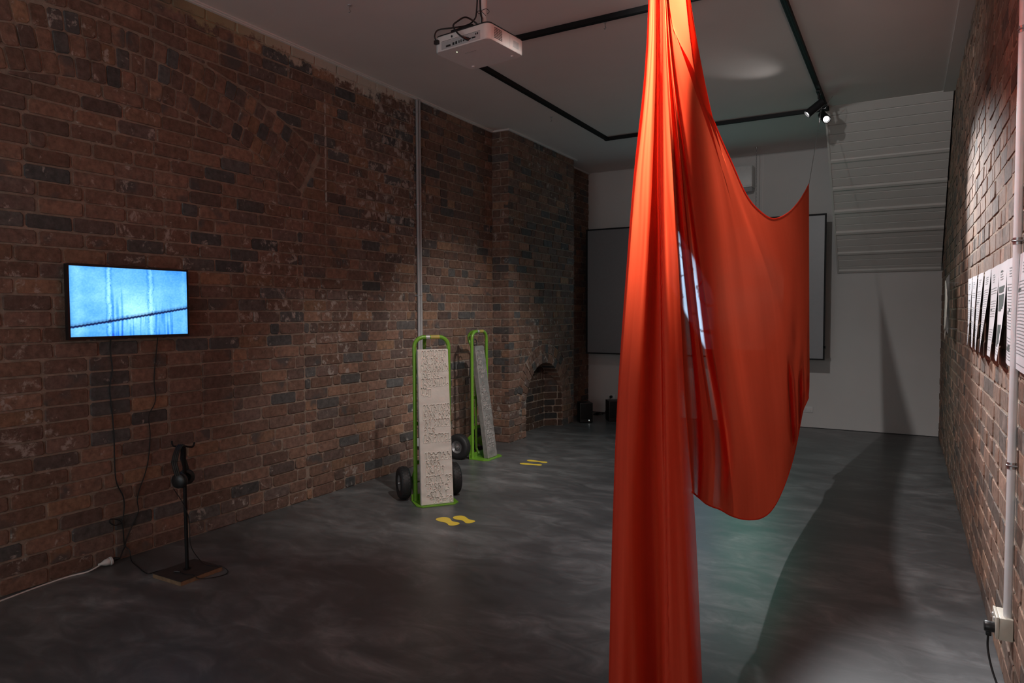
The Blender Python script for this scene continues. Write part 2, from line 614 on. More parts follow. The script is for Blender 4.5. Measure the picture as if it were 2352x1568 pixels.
class BrickWall:
    def __init__(s, parent, wall):
        s.items = []; s.parent = parent; s.wall = wall; s.rng = random.Random(sum(map(ord, wall)))
        s.pool = {}

    def add(s, O, U, V, N, poly, back=-.03, proud=None, rect=False, soot=1.0):
        """poly in (u,v) on the plane through O"""
        if len(poly) < 3: return
        ar = area(poly)
        if ar < .0009: return
        cu = sum(p[0] for p in poly) / len(poly); cv = sum(p[1] for p in poly) / len(poly)
        us = [p[0] for p in poly]; vs_ = [p[1] for p in poly]
        if min(max(us) - min(us), max(vs_) - min(vs_)) < .018: return
        pr = s.rng.uniform(-.003, .004) if proud is None else proud
        c = O + U * cu + V * cv + N * pr
        loc = [(p[0] - cu, p[1] - cv) for p in poly]
        # size in the photograph
        pp = [to_px(O + U * p[0] + V * p[1]) for p in poly]
        a = 0
        if all(pp):
            mx = sum(q[0] for q in pp) / len(pp); my = sum(q[1] for q in pp) / len(pp)
            if -30 < mx < 2382 and -30 < my < 1598:
                a = abs(area(pp))
        s.items.append((a, c, U, V, N, loc, back, (lambda t: (t[0], t[1] * soot, t[2]))(tone(s.rng, s.wall)), rect))

    def finish(s, limit=295):
        s.items.sort(key=lambda t: -t[0])
        single = [t for t in s.items[:limit] if t[0] > 60]
        rest = s.items[len(single):]
        for (a, c, U, V, N, loc, back, tn, rect) in single:
            me = None
            if rect:
                us = [p[0] for p in loc]; key = (round((max(us) - min(us)) * 1000), round(back, 3))
                lst = s.pool.setdefault(key, [])
                if len(lst) >= 5:
                    me = s.rng.choice(lst)
            if me is None:
                vs, fs = brick_geo(loc, s.rng, back)
                me = bpy.data.meshes.new('brick')
                me.from_pydata(vs, [], fs); me.update()
                me.materials.append(M['brick_' + s.wall])
                if rect: lst.append(me)
            o = bpy.data.objects.new('brick', me)
            COL.objects.link(o)
            o.parent = s.parent
            o.matrix_local = Matrix(((U.x, V.x, N.x, c.x), (U.y, V.y, N.y, c.y), (U.z, V.z, N.z, c.z), (0, 0, 0, 1)))
            o.color = (*tn, 1)
        if rest:
            V_, F_, T_ = [], [], []
            for (a, c, U, V, N, loc, back, tn, rect) in rest:
                vs, fs = brick_geo(loc, s.rng, back)
                n = len(V_)
                V_ += [tuple(c + U * q[0] + V * q[1] + N * q[2]) for q in vs]
                F_ += [tuple(i + n for i in f) for f in fs]
                T_ += [tn] * len(vs)
            me = bpy.data.meshes.new('brickwork')
            me.from_pydata(V_, [], F_); me.update()
            at_ = me.attributes.new('tone', 'FLOAT_COLOR', 'POINT')
            at_.data.foreach_set('color', [q for t in T_ for q in (*t, 1)])
            me.materials.append(M['mass_' + s.wall])
            o = bpy.data.objects.new('brickwork', me)
            COL.objects.link(o)
            o.parent = s.parent
            o['kind'] = 'stuff'


def courses(u0, u1, k, rng, style):
    """bricks of one course between u0 and u1"""
    out = []
    if style == 'mixed':
        hd = k % 4 == 1
    else:
        hd = False
    u = u0 - rng.choice((0, .06, .12, .18)) - (.12 if k % 2 else 0)
    while u < u1:
        if hd: ln = .11
        elif rng.random() < (.2 if style != 'stretch' else .1): ln = rng.choice((.11, .11, .075))
        else: ln = .228
        a, b = max(u, u0), min(u + ln, u1)
        if b - a > .03: out.append((a, b, abs(b - a - ln) < 1e-6))
        elif b - a > 0 and out and b == u1:
            out[-1] = (out[-1][0], u1, False)
        u += ln + JT
    return out


X0, Y0, Z0 = Vector((1, 0, 0)), Vector((0, 1, 0)), Vector((0, 0, 1))


def rect_poly(a, b, k, rng):
    z0 = k * HC + JT / 2; z1 = min((k + 1) * HC - JT / 2, H - .004)
    return [(a + JT * 0, z0), (b, z0), (b, z1), (a, z1)]


# --- shell
def structure(mb, name, m, parent=None):
    o = mb.build(name, m, parent, smooth=False)
    o['kind'] = 'structure'
    return o


structure(MB().box(-.35, 4.8, -3.2, 9.6, -.1, 0), 'floor', M['floor'])
structure(MB().box(-.35, 4.8, -3.2, 9.6, H, H + .1), 'ceiling', M['ceiling'])
wall_left = structure(MB().box(-.3, -.007, -3.2, 9.4, 0, H), 'wall_left', M['mortar_left'])
wall_right = structure(MB().box(WX + .0035, 4.7, -3.2, 9.4, 0, H), 'wall_right', M['mortar_right'])
wall_back = structure(MB().box(-.007, WX + .007, LY, 9.5, 0, H), 'wall_back', M['white_wall'])
structure(MB().box(-.007, WX + .007, -3.2, -3.0, 0, H), 'wall_front', M['white_wall'])

# --- left wall with the relieving arch
BL = BrickWall(wall_left, 'left')
AC, AR1, AR2 = (2.40, .155), 2.615, 2.975
A_END = math.atan2(3.79 - AC[0], 2.372 - AC[1])     # angle from vertical where the arch springs
O_ = Vector((0, 0, 0))
nrm = (math.cos(A_END), -math.sin(A_END))           # points past the springing
dend = nrm[0] * AC[0] + nrm[1] * AC[1]


def ring_clip(poly):
    """pieces of a brick left over around the left wall's arch"""
    cx = sum(p[0] for p in poly) / len(poly) - AC[0]; cz = sum(p[1] for p in poly) / len(poly) - AC[1]
    rs = [math.hypot(p[0] - AC[0], p[1] - AC[1]) for p in poly]
    if max(rs) < AR1 - .006 or min(rs) > AR2 + .006: return [poly]
    res = []
    inside = clip(poly, -nrm[0], -nrm[1], -dend)
    past = clip(poly, nrm[0], nrm[1], dend + .008)
    if len(past) > 2: res.append(past)
    if len(inside) > 2:
        cx = sum(p[0] for p in inside) / len(inside) - AC[0]; cz = sum(p[1] for p in inside) / len(inside) - AC[1]
        r = math.hypot(cx, cz); d = (cx / r, cz / r); dd = d[0] * AC[0] + d[1] * AC[1]
        a = clip(inside, d[0], d[1], dd + AR2 + .007)
        b = clip(inside, -d[0], -d[1], -(dd + AR1 - .009))
        if len(a) > 2: res.append(a)
        if len(b) > 2: res.append(b)
    return res


SEAM = 3.785
rg = random.Random(5)
for k in range(40):
    zc = (k + .5) * HC
    segs = [(1.1, SEAM - .005, 'stretch'), (SEAM + .005, 5.16, 'plain'), (5.17, 6.565, 'mixed')] if zc < 2.37 else [(1.1, 5.16, 'plain'), (5.17, 6.565, 'mixed')]
    for (a, b, st) in segs:
        for (p, q, full) in courses(a, b, k, rg, st):
            poly = rect_poly(p, q, k, rg)
            if zc > 2.2:
                for pc in ring_clip(poly):
                    BL.add(O_, Y0, Z0, X0, pc, rect=full and pc is poly)
            else:
                BL.add(O_, Y0, Z0, X0, poly, rect=full)
    for (p, q, full) in courses(8.29, 9.248, k, rg, 'plain'):
        BL.add(O_, Y0, Z0, X0, rect_poly(p, q, k, rg), rect=full)
# arch rings: three rows of headers
for ring in range(3):
    r0 = AR1 + ring * .12; r1 = r0 + .11
    step = .086 / ((r0 + r1) / 2)
    t = -math.radians(33) + ring * step * .5
    while t < A_END - .004:
        t1 = min(t + step - .010 / r0, A_END - .003)
        if (t1 - t) * r0 > .03:
            poly = [(AC[0] + r * math.sin(a), AC[1] + r * math.cos(a)) for r, a in ((r0, t), (r0, t1), (r1, t1), (r1, t))]
            poly.reverse()
            if area(poly) < 0: poly.reverse()
            BL.add(O_, Y0, Z0, X0, poly)
        t += step
BL.finish()

# --- chimney breast with the arched fireplace
BX, BY0, BY1 = .21, 6.57, 8.285
FY, FS, FR1, FR2 = 7.45, 4 * HC, .495, .72
mb = MB()
mx_ = BX - .008
top = H
NSEG = 24
arc = [(FY + FR1 * math.cos(PI - PI * i / NSEG), FS + FR1 * math.sin(PI * i / NSEG)) for i in range(NSEG + 1)]
edge = []
for (y, z) in arc:           # matching points along the outer border
    edge.append((BY0 + .007 + (BY1 - BY0 - .007) * (y - arc[0][0]) / (arc[-1][0] - arc[0][0]), top))
vs = [(mx_, y, z) for y, z in arc] + [(mx_, y, z) for y, z in edge]
n = NSEG + 1
mb.add(vs, [(i, i + 1, n + i + 1, n + i) for i in range(NSEG)])
for (ya, yb, ye) in ((BY0 + .007, FY - FR1, 0), (FY + FR1, BY1, 1)):
    mb.add([(mx_, ya, 0), (mx_, yb, 0), (mx_, yb, FS), (mx_, ya, FS)], [(0, 1, 2, 3)])
mb.add([(mx_, BY0 + .007, FS), (mx_, arc[0][0], FS), (mx_, BY0 + .007, top)], [(0, 1, 2)])
mb.add([(mx_, BY1, FS), (mx_, arc[-1][0], FS), (mx_, BY1, top)], [(0, 1, 2)])
mb.add([(-.007, BY0 + .007, 0), (mx_, BY0 + .007, 0), (mx_, BY0 + .007, top), (-.007, BY0 + .007, top)], [(0, 1, 2, 3)])
mb.add([(-.007, BY1, 0), (mx_, BY1, 0), (mx_, BY1, top), (-.007, BY1, top)], [(0, 1, 2, 3)])
# inside of the firebox: back, two splayed cheeks, vault
mb.add([(.013, 7.10, 0), (.013, 7.79, 0), (.013, 7.79, .9), (.013, 7.10, .9)], [(0, 1, 2, 3)])
mb.add([(.013, 7.79, 0), (mx_, FY + FR1 + .008, 0), (mx_, FY + FR1 + .008, .9), (.013, 7.79, .9)], [(0, 1, 2, 3)])
mb.add([(.013, 7.10, 0), (mx_, FY - FR1 - .008, 0), (mx_, FY - FR1 - .008, .9), (.013, 7.10, .9)], [(0, 1, 2, 3)])
mb.add([(mx_, y, z + .002) for y, z in arc] + [(.0, y, z + .002) for y, z in arc], [(i, i + 1, n + i + 1, n + i) for i in range(NSEG)])
breast = mb.build('wall_fireplace', M['mortar_breast'], None, smooth=False)
breast['kind'] = 'structure'
BB = BrickWall(breast, 'breast')
OB = Vector((BX, 0, 0)); OS = Vector((0, BY0, 0))


def fire_clip(poly):
    cy = sum(p[0] for p in poly) / len(poly); cz = sum(p[1] for p in poly) / len(poly)
    rs = [math.hypot(p[0] - FY, p[1] - FS) for p in poly]
    if min(rs) > FR2 + .006 and not (min(p[0] for p in poly) < FY < max(p[0] for p in poly) and cz < FS + FR2): return [poly]
    dx, dz = cy - FY, cz - FS
    r = math.hypot(dx, dz) or 1
    d = (dx / r, dz / r)
    q = clip(poly, d[0], d[1], d[0] * FY + d[1] * FS + FR2 + .007)
    return [q] if len(q) > 2 else []


rb = random.Random(8)
for k in range(40):
    z0, z1 = k * HC + JT / 2, min((k + 1) * HC - JT / 2, H - .004)
    cw = .228 if k % 2 else .11
    # the corner brick shows both faces: one piece with a face on each side
    BB.add(OB, Y0, Z0, X0, [(BY0 + .0005, z0), (BY0 + cw, z0), (BY0 + cw, z1), (BY0 + .0005, z1)], back=-.06, proud=.0, rect=True)
    if k % 2:
        BB.add(OS, X0, Z0, -Y0, [(.0, z0), (.098, z0), (.098, z1), (.0, z1)], back=-.03, rect=True)
        BB.add(OS, X0, Z0, -Y0, [(.108, z0), (.206, z0), (.206, z1), (.108, z1)], back=-.03, proud=0, rect=True)
    else:
        BB.add(OS, X0, Z0, -Y0, [(.0, z0), (.206, z0), (.206, z1), (.0, z1)], back=-.03, proud=0, rect=True)
    if z1 < FS + .002:
        segs = [(BY0 + cw + JT, FY - FR1), (FY + FR1, BY1)]
        for i, (a, b) in enumerate(segs):
            for (p, q, full) in courses(a, b, k, rb, 'plain'):
                BB.add(OB, Y0, Z0, X0, rect_poly(p, q, k, rb), back=-.12, rect=full)
    else:
        near = z0 < FS + FR2 + .01
        for (p, q, full) in courses(BY0 + cw + JT, BY1, k, rb, 'plain'):
            parts = [(p, q)]
            if near and q - p > .15:
                m_ = (p + q) / 2
                parts = [(p, m_ - JT / 2), (m_ + JT / 2, q)] if abs((p + q) / 2 - FY) < FR2 + .2 else parts
            for (pa, pb) in parts:
                poly = rect_poly(pa, pb, k, rb)
                for pc in (fire_clip(poly) if near else [poly]):
                    BB.add(OB, Y0, Z0, X0, pc, rect=full and pc is poly and len(parts) == 1)
    if k < 10:       # firebox lining; brick tone darkened to stand for the shade inside
        for (p, q, full) in courses(7.11, 7.78, k, rb, 'plain'):
            BB.add(Vector((.02, 0, 0)), Y0, Z0, X0, rect_poly(p, q, k, rb), back=-.006, soot=.42)
        sd = Vector((BX - .02, .155 + .01, 0)).normalized()
        for (p, q, full) in courses(.002, .235, k, rb, 'plain'):
            BB.add(Vector((.02, 7.785, 0)), sd, Z0, Vector((sd.y, -sd.x, 0)), rect_poly(p, q, k, rb), back=-.006, soot=.42)
for ring in range(2):
    r0 = FR1 + ring * .115; r1 = r0 + .107
    nb = (20, 24)[ring]
    for i in range(nb):
        t0 = PI * i / nb + .005 / r0; t1 = PI * (i + 1) / nb - .005 / r0
        poly = [(FY + r * math.cos(a), FS + r * math.sin(a)) for r, a in ((r0, t0), (r1, t0), (r1, t1), (r0, t1))]
        if area(poly) < 0: poly.reverse()
        BB.add(OB, Y0, Z0, X0, poly, back=-.18 if ring == 0 else -.03)
BB.finish()

# --- right wall
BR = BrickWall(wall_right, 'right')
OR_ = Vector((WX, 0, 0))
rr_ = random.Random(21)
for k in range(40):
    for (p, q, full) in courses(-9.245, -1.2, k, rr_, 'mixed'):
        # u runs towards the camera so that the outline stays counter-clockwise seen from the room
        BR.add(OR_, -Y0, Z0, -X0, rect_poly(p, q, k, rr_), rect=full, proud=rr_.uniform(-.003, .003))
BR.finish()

# --- trims
structure(MB().box(-.004, .022, -2.9, BY0 - .0, H - .018, H - .0005).box(.022, .034, -2.9, BY0 - .0, H - .010, H - .0005), 'trim_1', M['trim'])
structure(MB().box(-.004, BX + .022, BY0 - .024, BY0 - .0005, H - .018, H - .0005).box(BX + .0005, BX + .024, BY0, BY1 + .06, H - .018, H - .0005), 'trim_2', M['trim'])
structure(MB().box(-.004, .022, BY1 + .065, LY - .001, H - .018, H - .0005), 'trim_3', M['trim'])
structure(MB().box(WX - .092, WX + .004, -2.9, 7.46, H - .012, H - .0005), 'trim_4', M['trim'])
structure(MB().box(2.40, 2.412, LY - .004, LY + .002, 0, H - .002), 'trim_5', M['trim'])
structure(MB().box(.0, WX, LY - .003, LY + .001, 0.0, .006), 'trim_6', M['black'])

# --- sloping underside of a staircase, boarded
SX0, SX1 = 3.303, WX - .012
SA = Vector((0, 7.455, 3.456)); SB = Vector((0, LY, 1.912))
sdir = (SB - SA); slen = sdir.length; sdir.normalize()
snor = Vector((0, sdir.z, -sdir.y)).normalized()      # facing the room, down and towards the camera
if snor.z > 0: snor = -snor


def sl(u, s_, n_):
    q = SA + sdir * s_ + snor * n_
    return (u, q.y, q.z)


mb = MB()
mb.add([sl(SX0, 0, -.02), sl(SX1, 0, -.02), sl(SX1, slen, -.02), sl(SX0, slen, -.02)], [(0, 1, 2, 3)])
mb.add([(SX0, SA.y, H), (SX0, LY, H), (SX0, LY, SB.z)], [(0, 1, 2)])
stair = mb.build('trim_7', M['soffit'], None, smooth=False)
stair['kind'] = 'structure'
NPL = 21
for i in range(NPL):
    s0, s1 = slen * i / NPL + .0025, slen * (i + 1) / NPL - .0025
    b = .004
    vs = [sl(SX0, s0, -.018), sl(SX1, s0, -.018), sl(SX1, s1, -.018), sl(SX0, s1, -.018),
          sl(SX0, s0, -b), sl(SX1, s0, -b), sl(SX1, s1, -b), sl(SX0, s1, -b),
          sl(SX0, s0 + b, 0), sl(SX1, s0 + b, 0), sl(SX1, s1 - b, 0), sl(SX0, s1 - b, 0)]
    fs = [(0, 1, 5, 4), (1, 2, 6, 5), (2, 3, 7, 6), (3, 0, 4, 7), (4, 5, 9, 8), (5, 6, 10, 9), (6, 7, 11, 10), (7, 4, 8, 11), (8, 9, 10, 11)]
    MB().add(vs, fs).build('plank', M['soffit'], stair, smooth=False)
for yv, ht in ((7.97, .012), (8.25, .022), (8.50, .022), (8.745, .022), (9.0, .016), (9.225, .02)):
    s_ = (yv - SA.y) / sdir.y
    MB().prism([(s_ - .03, 0), (s_ - .022, ht), (s_ + .006, ht), (s_ + .022, ht * .35), (s_ + .03, 0)], lambda u, v, w_: sl(w_, u, v), SX0, SX1).build('batten', M['soffit'], stair, smooth=False)
MB().prism([(0, -.02), (slen - .01, -.02), (slen - .01, .012), (0, .012)], lambda u, v, w_: sl(w_, u, v), SX0 - .02, SX0).build('edge_board', M['soffit'], stair, smooth=False)

# ------------------------------------------------------------------ hanging cloth
TX = 3.30                                     # the cloth hangs below the right-hand track rail
APEX = Vector((TX, 2.14, 3.404))


def resample(pts, n):
    L_ = [0]
    for i in range(1, len(pts)):
        L_.append(L_[-1] + (pts[i] - pts[i - 1]).length)
    out = []
    j = 0
    for i in range(n):
        t = L_[-1] * i / (n - 1)
        while j < len(pts) - 2 and L_[j + 1] < t: j += 1
        k = (t - L_[j]) / max(L_[j + 1] - L_[j], 1e-9)
        out.append(pts[j].lerp(pts[j + 1], k))
    return out


def sheet(name, cols, sheer, rows, sub, parent):
    """cols: list of polylines (top to bottom); a smooth surface through them"""
    cs = [resample(smooth_path(c, 6), rows) for c in cols]
    fine, sh = [], []
    for i in range(len(cs) - 1):
        for k in range(sub):
            t = k / sub
            row = []
            for r in range(rows):
                p0 = cs[max(i - 1, 0)][r]; p1 = cs[i][r]; p2 = cs[i + 1][r]; p3 = cs[min(i + 2, len(cs) - 1)][r]
                row.append(.5 * ((2 * p1) + (p2 - p0) * t + (2 * p0 - 5 * p1 + 4 * p2 - p3) * t * t + (3 * p1 - p0 - 3 * p2 + p3) * t ** 3))
            fine.append(row)
            sh.append([sheer(i + t, r / (rows - 1)) for r in range(rows)])
    fine.append(cs[-1]); sh.append([sheer(len(cs) - 1, r / (rows - 1)) for r in range(rows)])
    nc = len(fine)
    me = bpy.data.meshes.new(name)
    vs = [tuple(p) for c in fine for p in c]
    fs = [(i * rows + r, i * rows + r + 1, (i + 1) * rows + r + 1, (i + 1) * rows + r) for i in range(nc - 1) for r in range(rows - 1)]
    me.from_pydata(vs, [], fs)
    a = me.attributes.new('sheer', 'FLOAT', 'POINT')
    a.data.foreach_set('value', [q for c in sh for q in c])
    uv = me.uv_layers.new(name='UVMap')
    idx = [0] * len(me.loops); me.loops.foreach_get('vertex_index', idx)
    uvs = []
    for v in idx: uvs += [(v // rows) / nc, (v % rows) / rows]
    uv.data.foreach_set('uv', uvs)
    me.materials.append(M['fabric'])
    me.shade_smooth()
    o = bpy.data.objects.new(name, me)
    COL.objects.link(o)
    o.parent = parent
    return o


cloth = thing('draped_cloth', 'long sheer orange red cloth hanging from the ceiling in a swag', 'cloth', (0, 0, 0))
# gathered tail: pleats (pixel columns at five heights, then how far each pleat stands back, in metres)
YS = (0, 400, 560, 900, 1200, 1567)
TAIL = [((1490, 1456, 1443, 1419, 1407, 1398), .10), ((1489.5, 1457, 1445, 1422, 1411, 1404), .03), ((1497, 1470, 1460, 1436, 1428, 1424), .0),
        ((1501, 1478, 1473, 1449, 1446, 1447), .006), ((1504, 1493, 1486, 1472, 1462, 1468), .02), ((1506, 1500, 1495, 1484, 1484, 1490), .17),
        ((1508, 1507, 1508, 1500, 1508, 1515), .19), ((1510, 1511, 1514, 1516, 1521, 1524), .03), ((1512, 1513, 1517, 1524, 1528, 1532), .018),
        ((1514, 1516, 1521, 1529, 1536, 1545), .0), ((1518, 1523, 1532, 1541, 1552, 1566), .0), ((1521, 1530, 1541, 1553, 1566, 1584), .02),
        ((1523, 1536, 1549, 1563, 1580, 1600), .05), ((1526, 1545, 1556, 1573, 1597, 1613), .09)]
D0 = (APEX - CAM).dot(FW)


def tail_col(px, off, i):
    top = APEX + Vector((.0, .0, 0)) + RT * ((i - 6.5) * .006) + FW * off * .25
    pts = [top]
    for j, (x, y) in enumerate(zip(px, YS)):
        k = .35 + .65 * j / 5
        wob = .012 * math.sin(i * 2.1 + j * 1.3)
        pts.append(depth_pt(x, y, D0 + off * k + wob * k))
    d = pts[-1] - pts[-2]
    pts.append(pts[-1] + d * ((pts[-1].z - .035) / max(-d.z, .05)))
    return pts


tail_cols = [tail_col(px, off, i) for i, (px, off) in enumerate(TAIL)]
sheet('gathered_tail', tail_cols, lambda c, r: (.05 if c > 11.5 and r > .62 else .004) + (.22 * max(0, min(1, (c - 11.9) * 1.5)) if r > .66 else 0), 110, 5, cloth)
# inner layers folded behind the deep pleat
for dz_, gx_ in ((.26, 0.0), (.30, 3.0)):
    inner = [((1505.0, 1490, 1472, 1448, 1440, 1440), dz_), ((1505.8, 1495, 1487, 1470, 1466, 1470), dz_ + .02), ((1506.6, 1501, 1500, 1492, 1494, 1500), dz_), ((1507.4, 1507, 1512, 1512, 1520, 1530), dz_ + .02)]
    sheet('inner_fold', [tail_col([x + gx_ for x in px], off, i + 5) for i, (px, off) in enumerate(inner)], lambda c, r: .004, 60, 4, cloth)
# stitched hem standing along the tail
hem = MB()
hp = resample(smooth_path(tail_cols[8], 6), 160)
hem.tube([p - FW * .012 + RT * (.002 * math.sin(i * 1.7)) for i, p in enumerate(hp)], [.0016 + .0007 * math.sin(i * 2.3) for i in range(160)], 5)
hem.build('stitched_hem', M['fabric'], cloth)

# main drape: columns fan out from the apex; (pixel, metres behind the plane of the cloth)
def dp(px, py, off=0.0):
    p = at(px, py, 0, TX)
    lean = .075 * max(0.0, min(1.0, (2.2 - p.z) / 1.8))
    return at(px, py, 0, TX + lean - off)


def drape_col(pts, offs):
    if isinstance(offs, (int, float)): offs = [offs] * len(pts)
    return [dp(x, y, o) for (x, y), o in zip(pts, offs)]


AP = APEX + Vector((0.0, .02, 0))
FAN = [  # start at the apex
    ([(1524, 0), (1538, 400), (1550, 560), (1571, 900), (1590, 1130)], (.0, -.02, -.03, -.03, -.02)),
    ([(1526, 0), (1546, 400), (1557, 560), (1577, 900), (1593, 1132)], (.02, .04, .05, .05, .03)),
    ([(1527, 0), (1552, 400), (1562, 560), (1586, 800), (1600, 1000), (1600, 1138)], (.02, .05, .06, .06, .05, .03)),
    ([(1528, 0), (1558, 400), (1569, 560), (1594, 800), (1612, 1000), (1610, 1146)], (.02, -.02, -.03, -.03, -.03, 0)),
    ([(1529, 0), (1564, 400), (1578, 560), (1604, 800), (1624, 1000), (1622, 1156)], (.0, -.03, -.04, -.04, -.03, 0)),
    ([(1530, 0), (1569, 400), (1585, 560), (1612, 800), (1640, 1000), (1636, 1163)], (.02, .05, .06, .06, .04, .02)),
    ([(1531, 0), (1575, 400), (1594, 560), (1622, 800), (1655, 1000), (1655, 1170)], (.02, .05, .06, .06, .04, .02)),
    ([(1532, 0), (1581, 400), (1602, 560), (1636, 800), (1672, 1020), (1678, 1183)], (.0, -.04, -.05, -.05, -.03, .0)),
    ([(1534, 0), (1592, 300), (1622, 560), (1658, 820), (1690, 1040), (1702, 1191)], (.0, -.01, -.01, .0, .01, .0)),
    ([(1536, 0), (1604, 250), (1646, 520), (1682, 820), (1715, 1050), (1724, 1193)], (.0, .0, .01, .015, .01, .0)),
]
SWAG = [  # start on the upper edge
    ([(1538, 0), (1612, 215), (1672, 500), (1708, 820), (1738, 1060), (1746, 1190)], (0, 0, -.01, -.01, 0, 0)),
    ([(1592, 138), (1655, 340), (1703, 560), (1732, 820), (1760, 1060), (1766, 1178)], (0, 0, 0, .01, 0, 0)),
    ([(1641, 283), (1690, 430), (1731, 600), (1755, 820), (1779, 1040), (1782, 1157)], (0, 0, .01, 0, -.01, 0)),
    ([(1682, 377), (1724, 510), (1757, 640), (1777, 840), (1793, 1020), (1796, 1128)], (0, 0, 0, -.01, 0, 0)),
    ([(1712, 444), (1750, 570), (1779, 690), (1796, 860), (1806, 1000), (1809, 1094)], (0, 0, -.01, 0, .01, 0)),
    ([(1740, 480), (1774, 610), (1797, 730), (1810, 870), (1817, 980), (1820, 1058)], (0, .005, 0, .02, .02, 0)),
    ([(1775, 502), (1800, 640), (1815, 760), (1822, 880), (1826, 970), (1829, 1020)], (0, 0, .01, -.02, -.03, 0)),
    ([(1808, 490), (1823, 640), (1830, 770), (1833, 880), (1835, 950), (1836, 984)], (0, 0, -.01, .015, .02, 0)),
    ([(1832, 466), (1840, 640), (1843, 780), (1844, 870), (1844, 920), (1844, 944)], (0, 0, .0, -.02, -.02, 0)),
    ([(1847, 443), (1851, 640), (1852, 780), (1853, 860), (1852, 905), (1851, 927)], (0, 0, .01, .01, .0, 0)),
    ([(1858, 422), (1858.5, 640), (1859, 780), (1859.5, 850), (1859, 890), (1857, 914)], (0, 0, 0, 0, 0, 0)),
]
cols = [[AP.copy()] + drape_col(p, o) for p, o in FAN] + [drape_col(p, o) for p, o in SWAG]
# the first upper-edge column also starts at the apex
cols[len(FAN)] = [AP + Vector((0, .012, 0))] + cols[len(FAN)]


def drape_sheer(c, r):
    """the two open, single-layer strips between folds"""
    s = .006
    for (a, b, top, full, mid, low) in ((1.35, 2.3, .60, .86, .16, .42), (5.0, 5.9, .60, .88, .20, .10)):
        k = max(0, min(1, (c - a) * 6)) * max(0, min(1, (b - c) * 6))
        v = max(0, min(1, (r - top) * 16)) * (.62 if r < full - .1 else .62 + (mid - .62) * min(1, (r - full + .1) * 10))
        if r > .93: v = mid + (low - mid) * (r - .93) / .07
        s = max(s, v * k)
    return s


sheet('swag', cols, drape_sheer, 90, 5, cloth)
# rolled edges of the swag
top_edge = [AP] + [c[0] for c in cols[len(FAN) + 1:]]
MB().tube(smooth_path(top_edge, 8), .004, 6).build('rolled_edge', M['fabric'], cloth)
MB().tube(smooth_path([c[-1] for c in cols], 6), .0035, 6).build('rolled_edge', M['fabric'], cloth)
# a small turned-back corner at the low far end
cn = [dp(1857, 860), dp(1858, 914, .01), dp(1850, 926, .02), dp(1846, 905, .015), dp(1850, 880, .01)]
MB().add(cn, [(0, 1, 2, 3, 4)]).build('turned_corner', M['fabric'], cloth)

TIP = dp(1858, 424)
wt = Vector((3.30, 7.10, 3.4165))
wire = MB()
wire.tube([TIP, TIP.lerp(wt, .5) + Vector((0, 0, -.012)), wt], .0024, 6)
wo = wire.build('steel_wire', M['steel'], None)
tag(wo, 'thin steel wire tying the cloth corner up to the ceiling track', 'wire')
for t in (.86, .93):
    q = TIP.lerp(wt, t)
    MB().tube([q, q + (wt - TIP).normalized() * .03], .0045, 8).build('crimp', M['steel'], wo)
lp = MB()
lp.tube(smooth_path([TIP.lerp(wt, .9), TIP.lerp(wt, .9) + Vector((.05, -.1, -.02)), TIP.lerp(wt, .93) + Vector((.10, -.08, .06)), wt + Vector((.03, -.02, -.05))], 6), .0016, 5)
lp.build('loose_end', M['steel'], wo)

# ------------------------------------------------------------------ lighting track
tr = thing('lighting_track', 'black rectangular lighting track fixed to the ceiling', 'track', (0, 0, H))
TZ0, TZ1 = -.036, -.0005


def rail(x0, x1, y0, y1, name='rail'):
    m = MB().box(x0, x1, y0, y1, TZ0, TZ1)
    if x1 - x0 > y1 - y0:
        m.box(x0, x1, y0 + .008, y0 + .011, TZ0 - .002, TZ0).box(x0, x1, y1 - .011, y1 - .008, TZ0 - .002, TZ0)
    else:
        m.box(x0 + .008, x0 + .011, y0, y1, TZ0 - .002, TZ0).box(x1 - .011, x1 - .008, y0, y1, TZ0 - .002, TZ0)
    m.build(name, M['black'], tr, smooth=False)


rail(.985, 1.021, 4.46, 7.43); rail(3.282, 3.318, 4.46, 7.43); rail(1.03, 3.275, 4.405, 4.441); rail(1.03, 3.275, 7.44, 7.476)
rail(3.282, 3.318, -1.5, 4.39)
for (x, y) in ((1.003, 4.425), (1.003, 7.455), (3.3, 4.425), (3.3, 7.455)):
    MB().box(x - .024, x + .024, y - .024, y + .024, TZ0 - .003, TZ1, .003).build('corner_piece', M['black'], tr)


def track_spot(base, aim, label):
    t = thing('track_spotlight', label, 'spotlight', (base.x, base.y, H - .038), 0, 'spotlights on the ceiling track')
    o = Vector((base.x, base.y, H - .038))
    piv = base - o
    MB().box(-.017, .017, -.06, .06, -.016, 0, .003).build('adapter', M['black'], t)
    d = (aim - base).normalized()
    side = d.cross(Vector((0, 0, 1))).normalized()
    MB().tube([(0, 0, -.014), tuple(piv * .5), tuple(piv - d * .03 + Vector((0, 0, .02)))], .009, 10).build('stem', M['black'], t)
    b0, b1 = piv - d * .045, piv + d * .125
    MB().lathe([(.0, 0), (.032, 0), (.036, .004), (.036, .168), (.033, .170), (.031, .150), (.0, .150)], b0, d, 28).build('lamp_body', M['black'], t)
    MB().lathe([(.0, 0), (.025, 0), (.025, .004), (0, .004)], b0 + d * .151, d, 24).build('lens', M['lens'], t)
    MB().lathe([(.031, 0), (.0375, 0), (.0375, .006), (.031, .006), (.031, 0)], b0 + d * .166, d, 28).build('front_ring', M['black'], t)
    MB().cyl(piv - side * .04, piv + side * .04, .006, 8).build('hinge_pin', M['black'], t)


track_spot(SPOT1, SPOT1_AIM, 'upper black track spotlight aimed left towards the trolleys')
track_spot(SPOT2, SPOT2_AIM, 'lower black track spotlight aimed at the right brick wall')

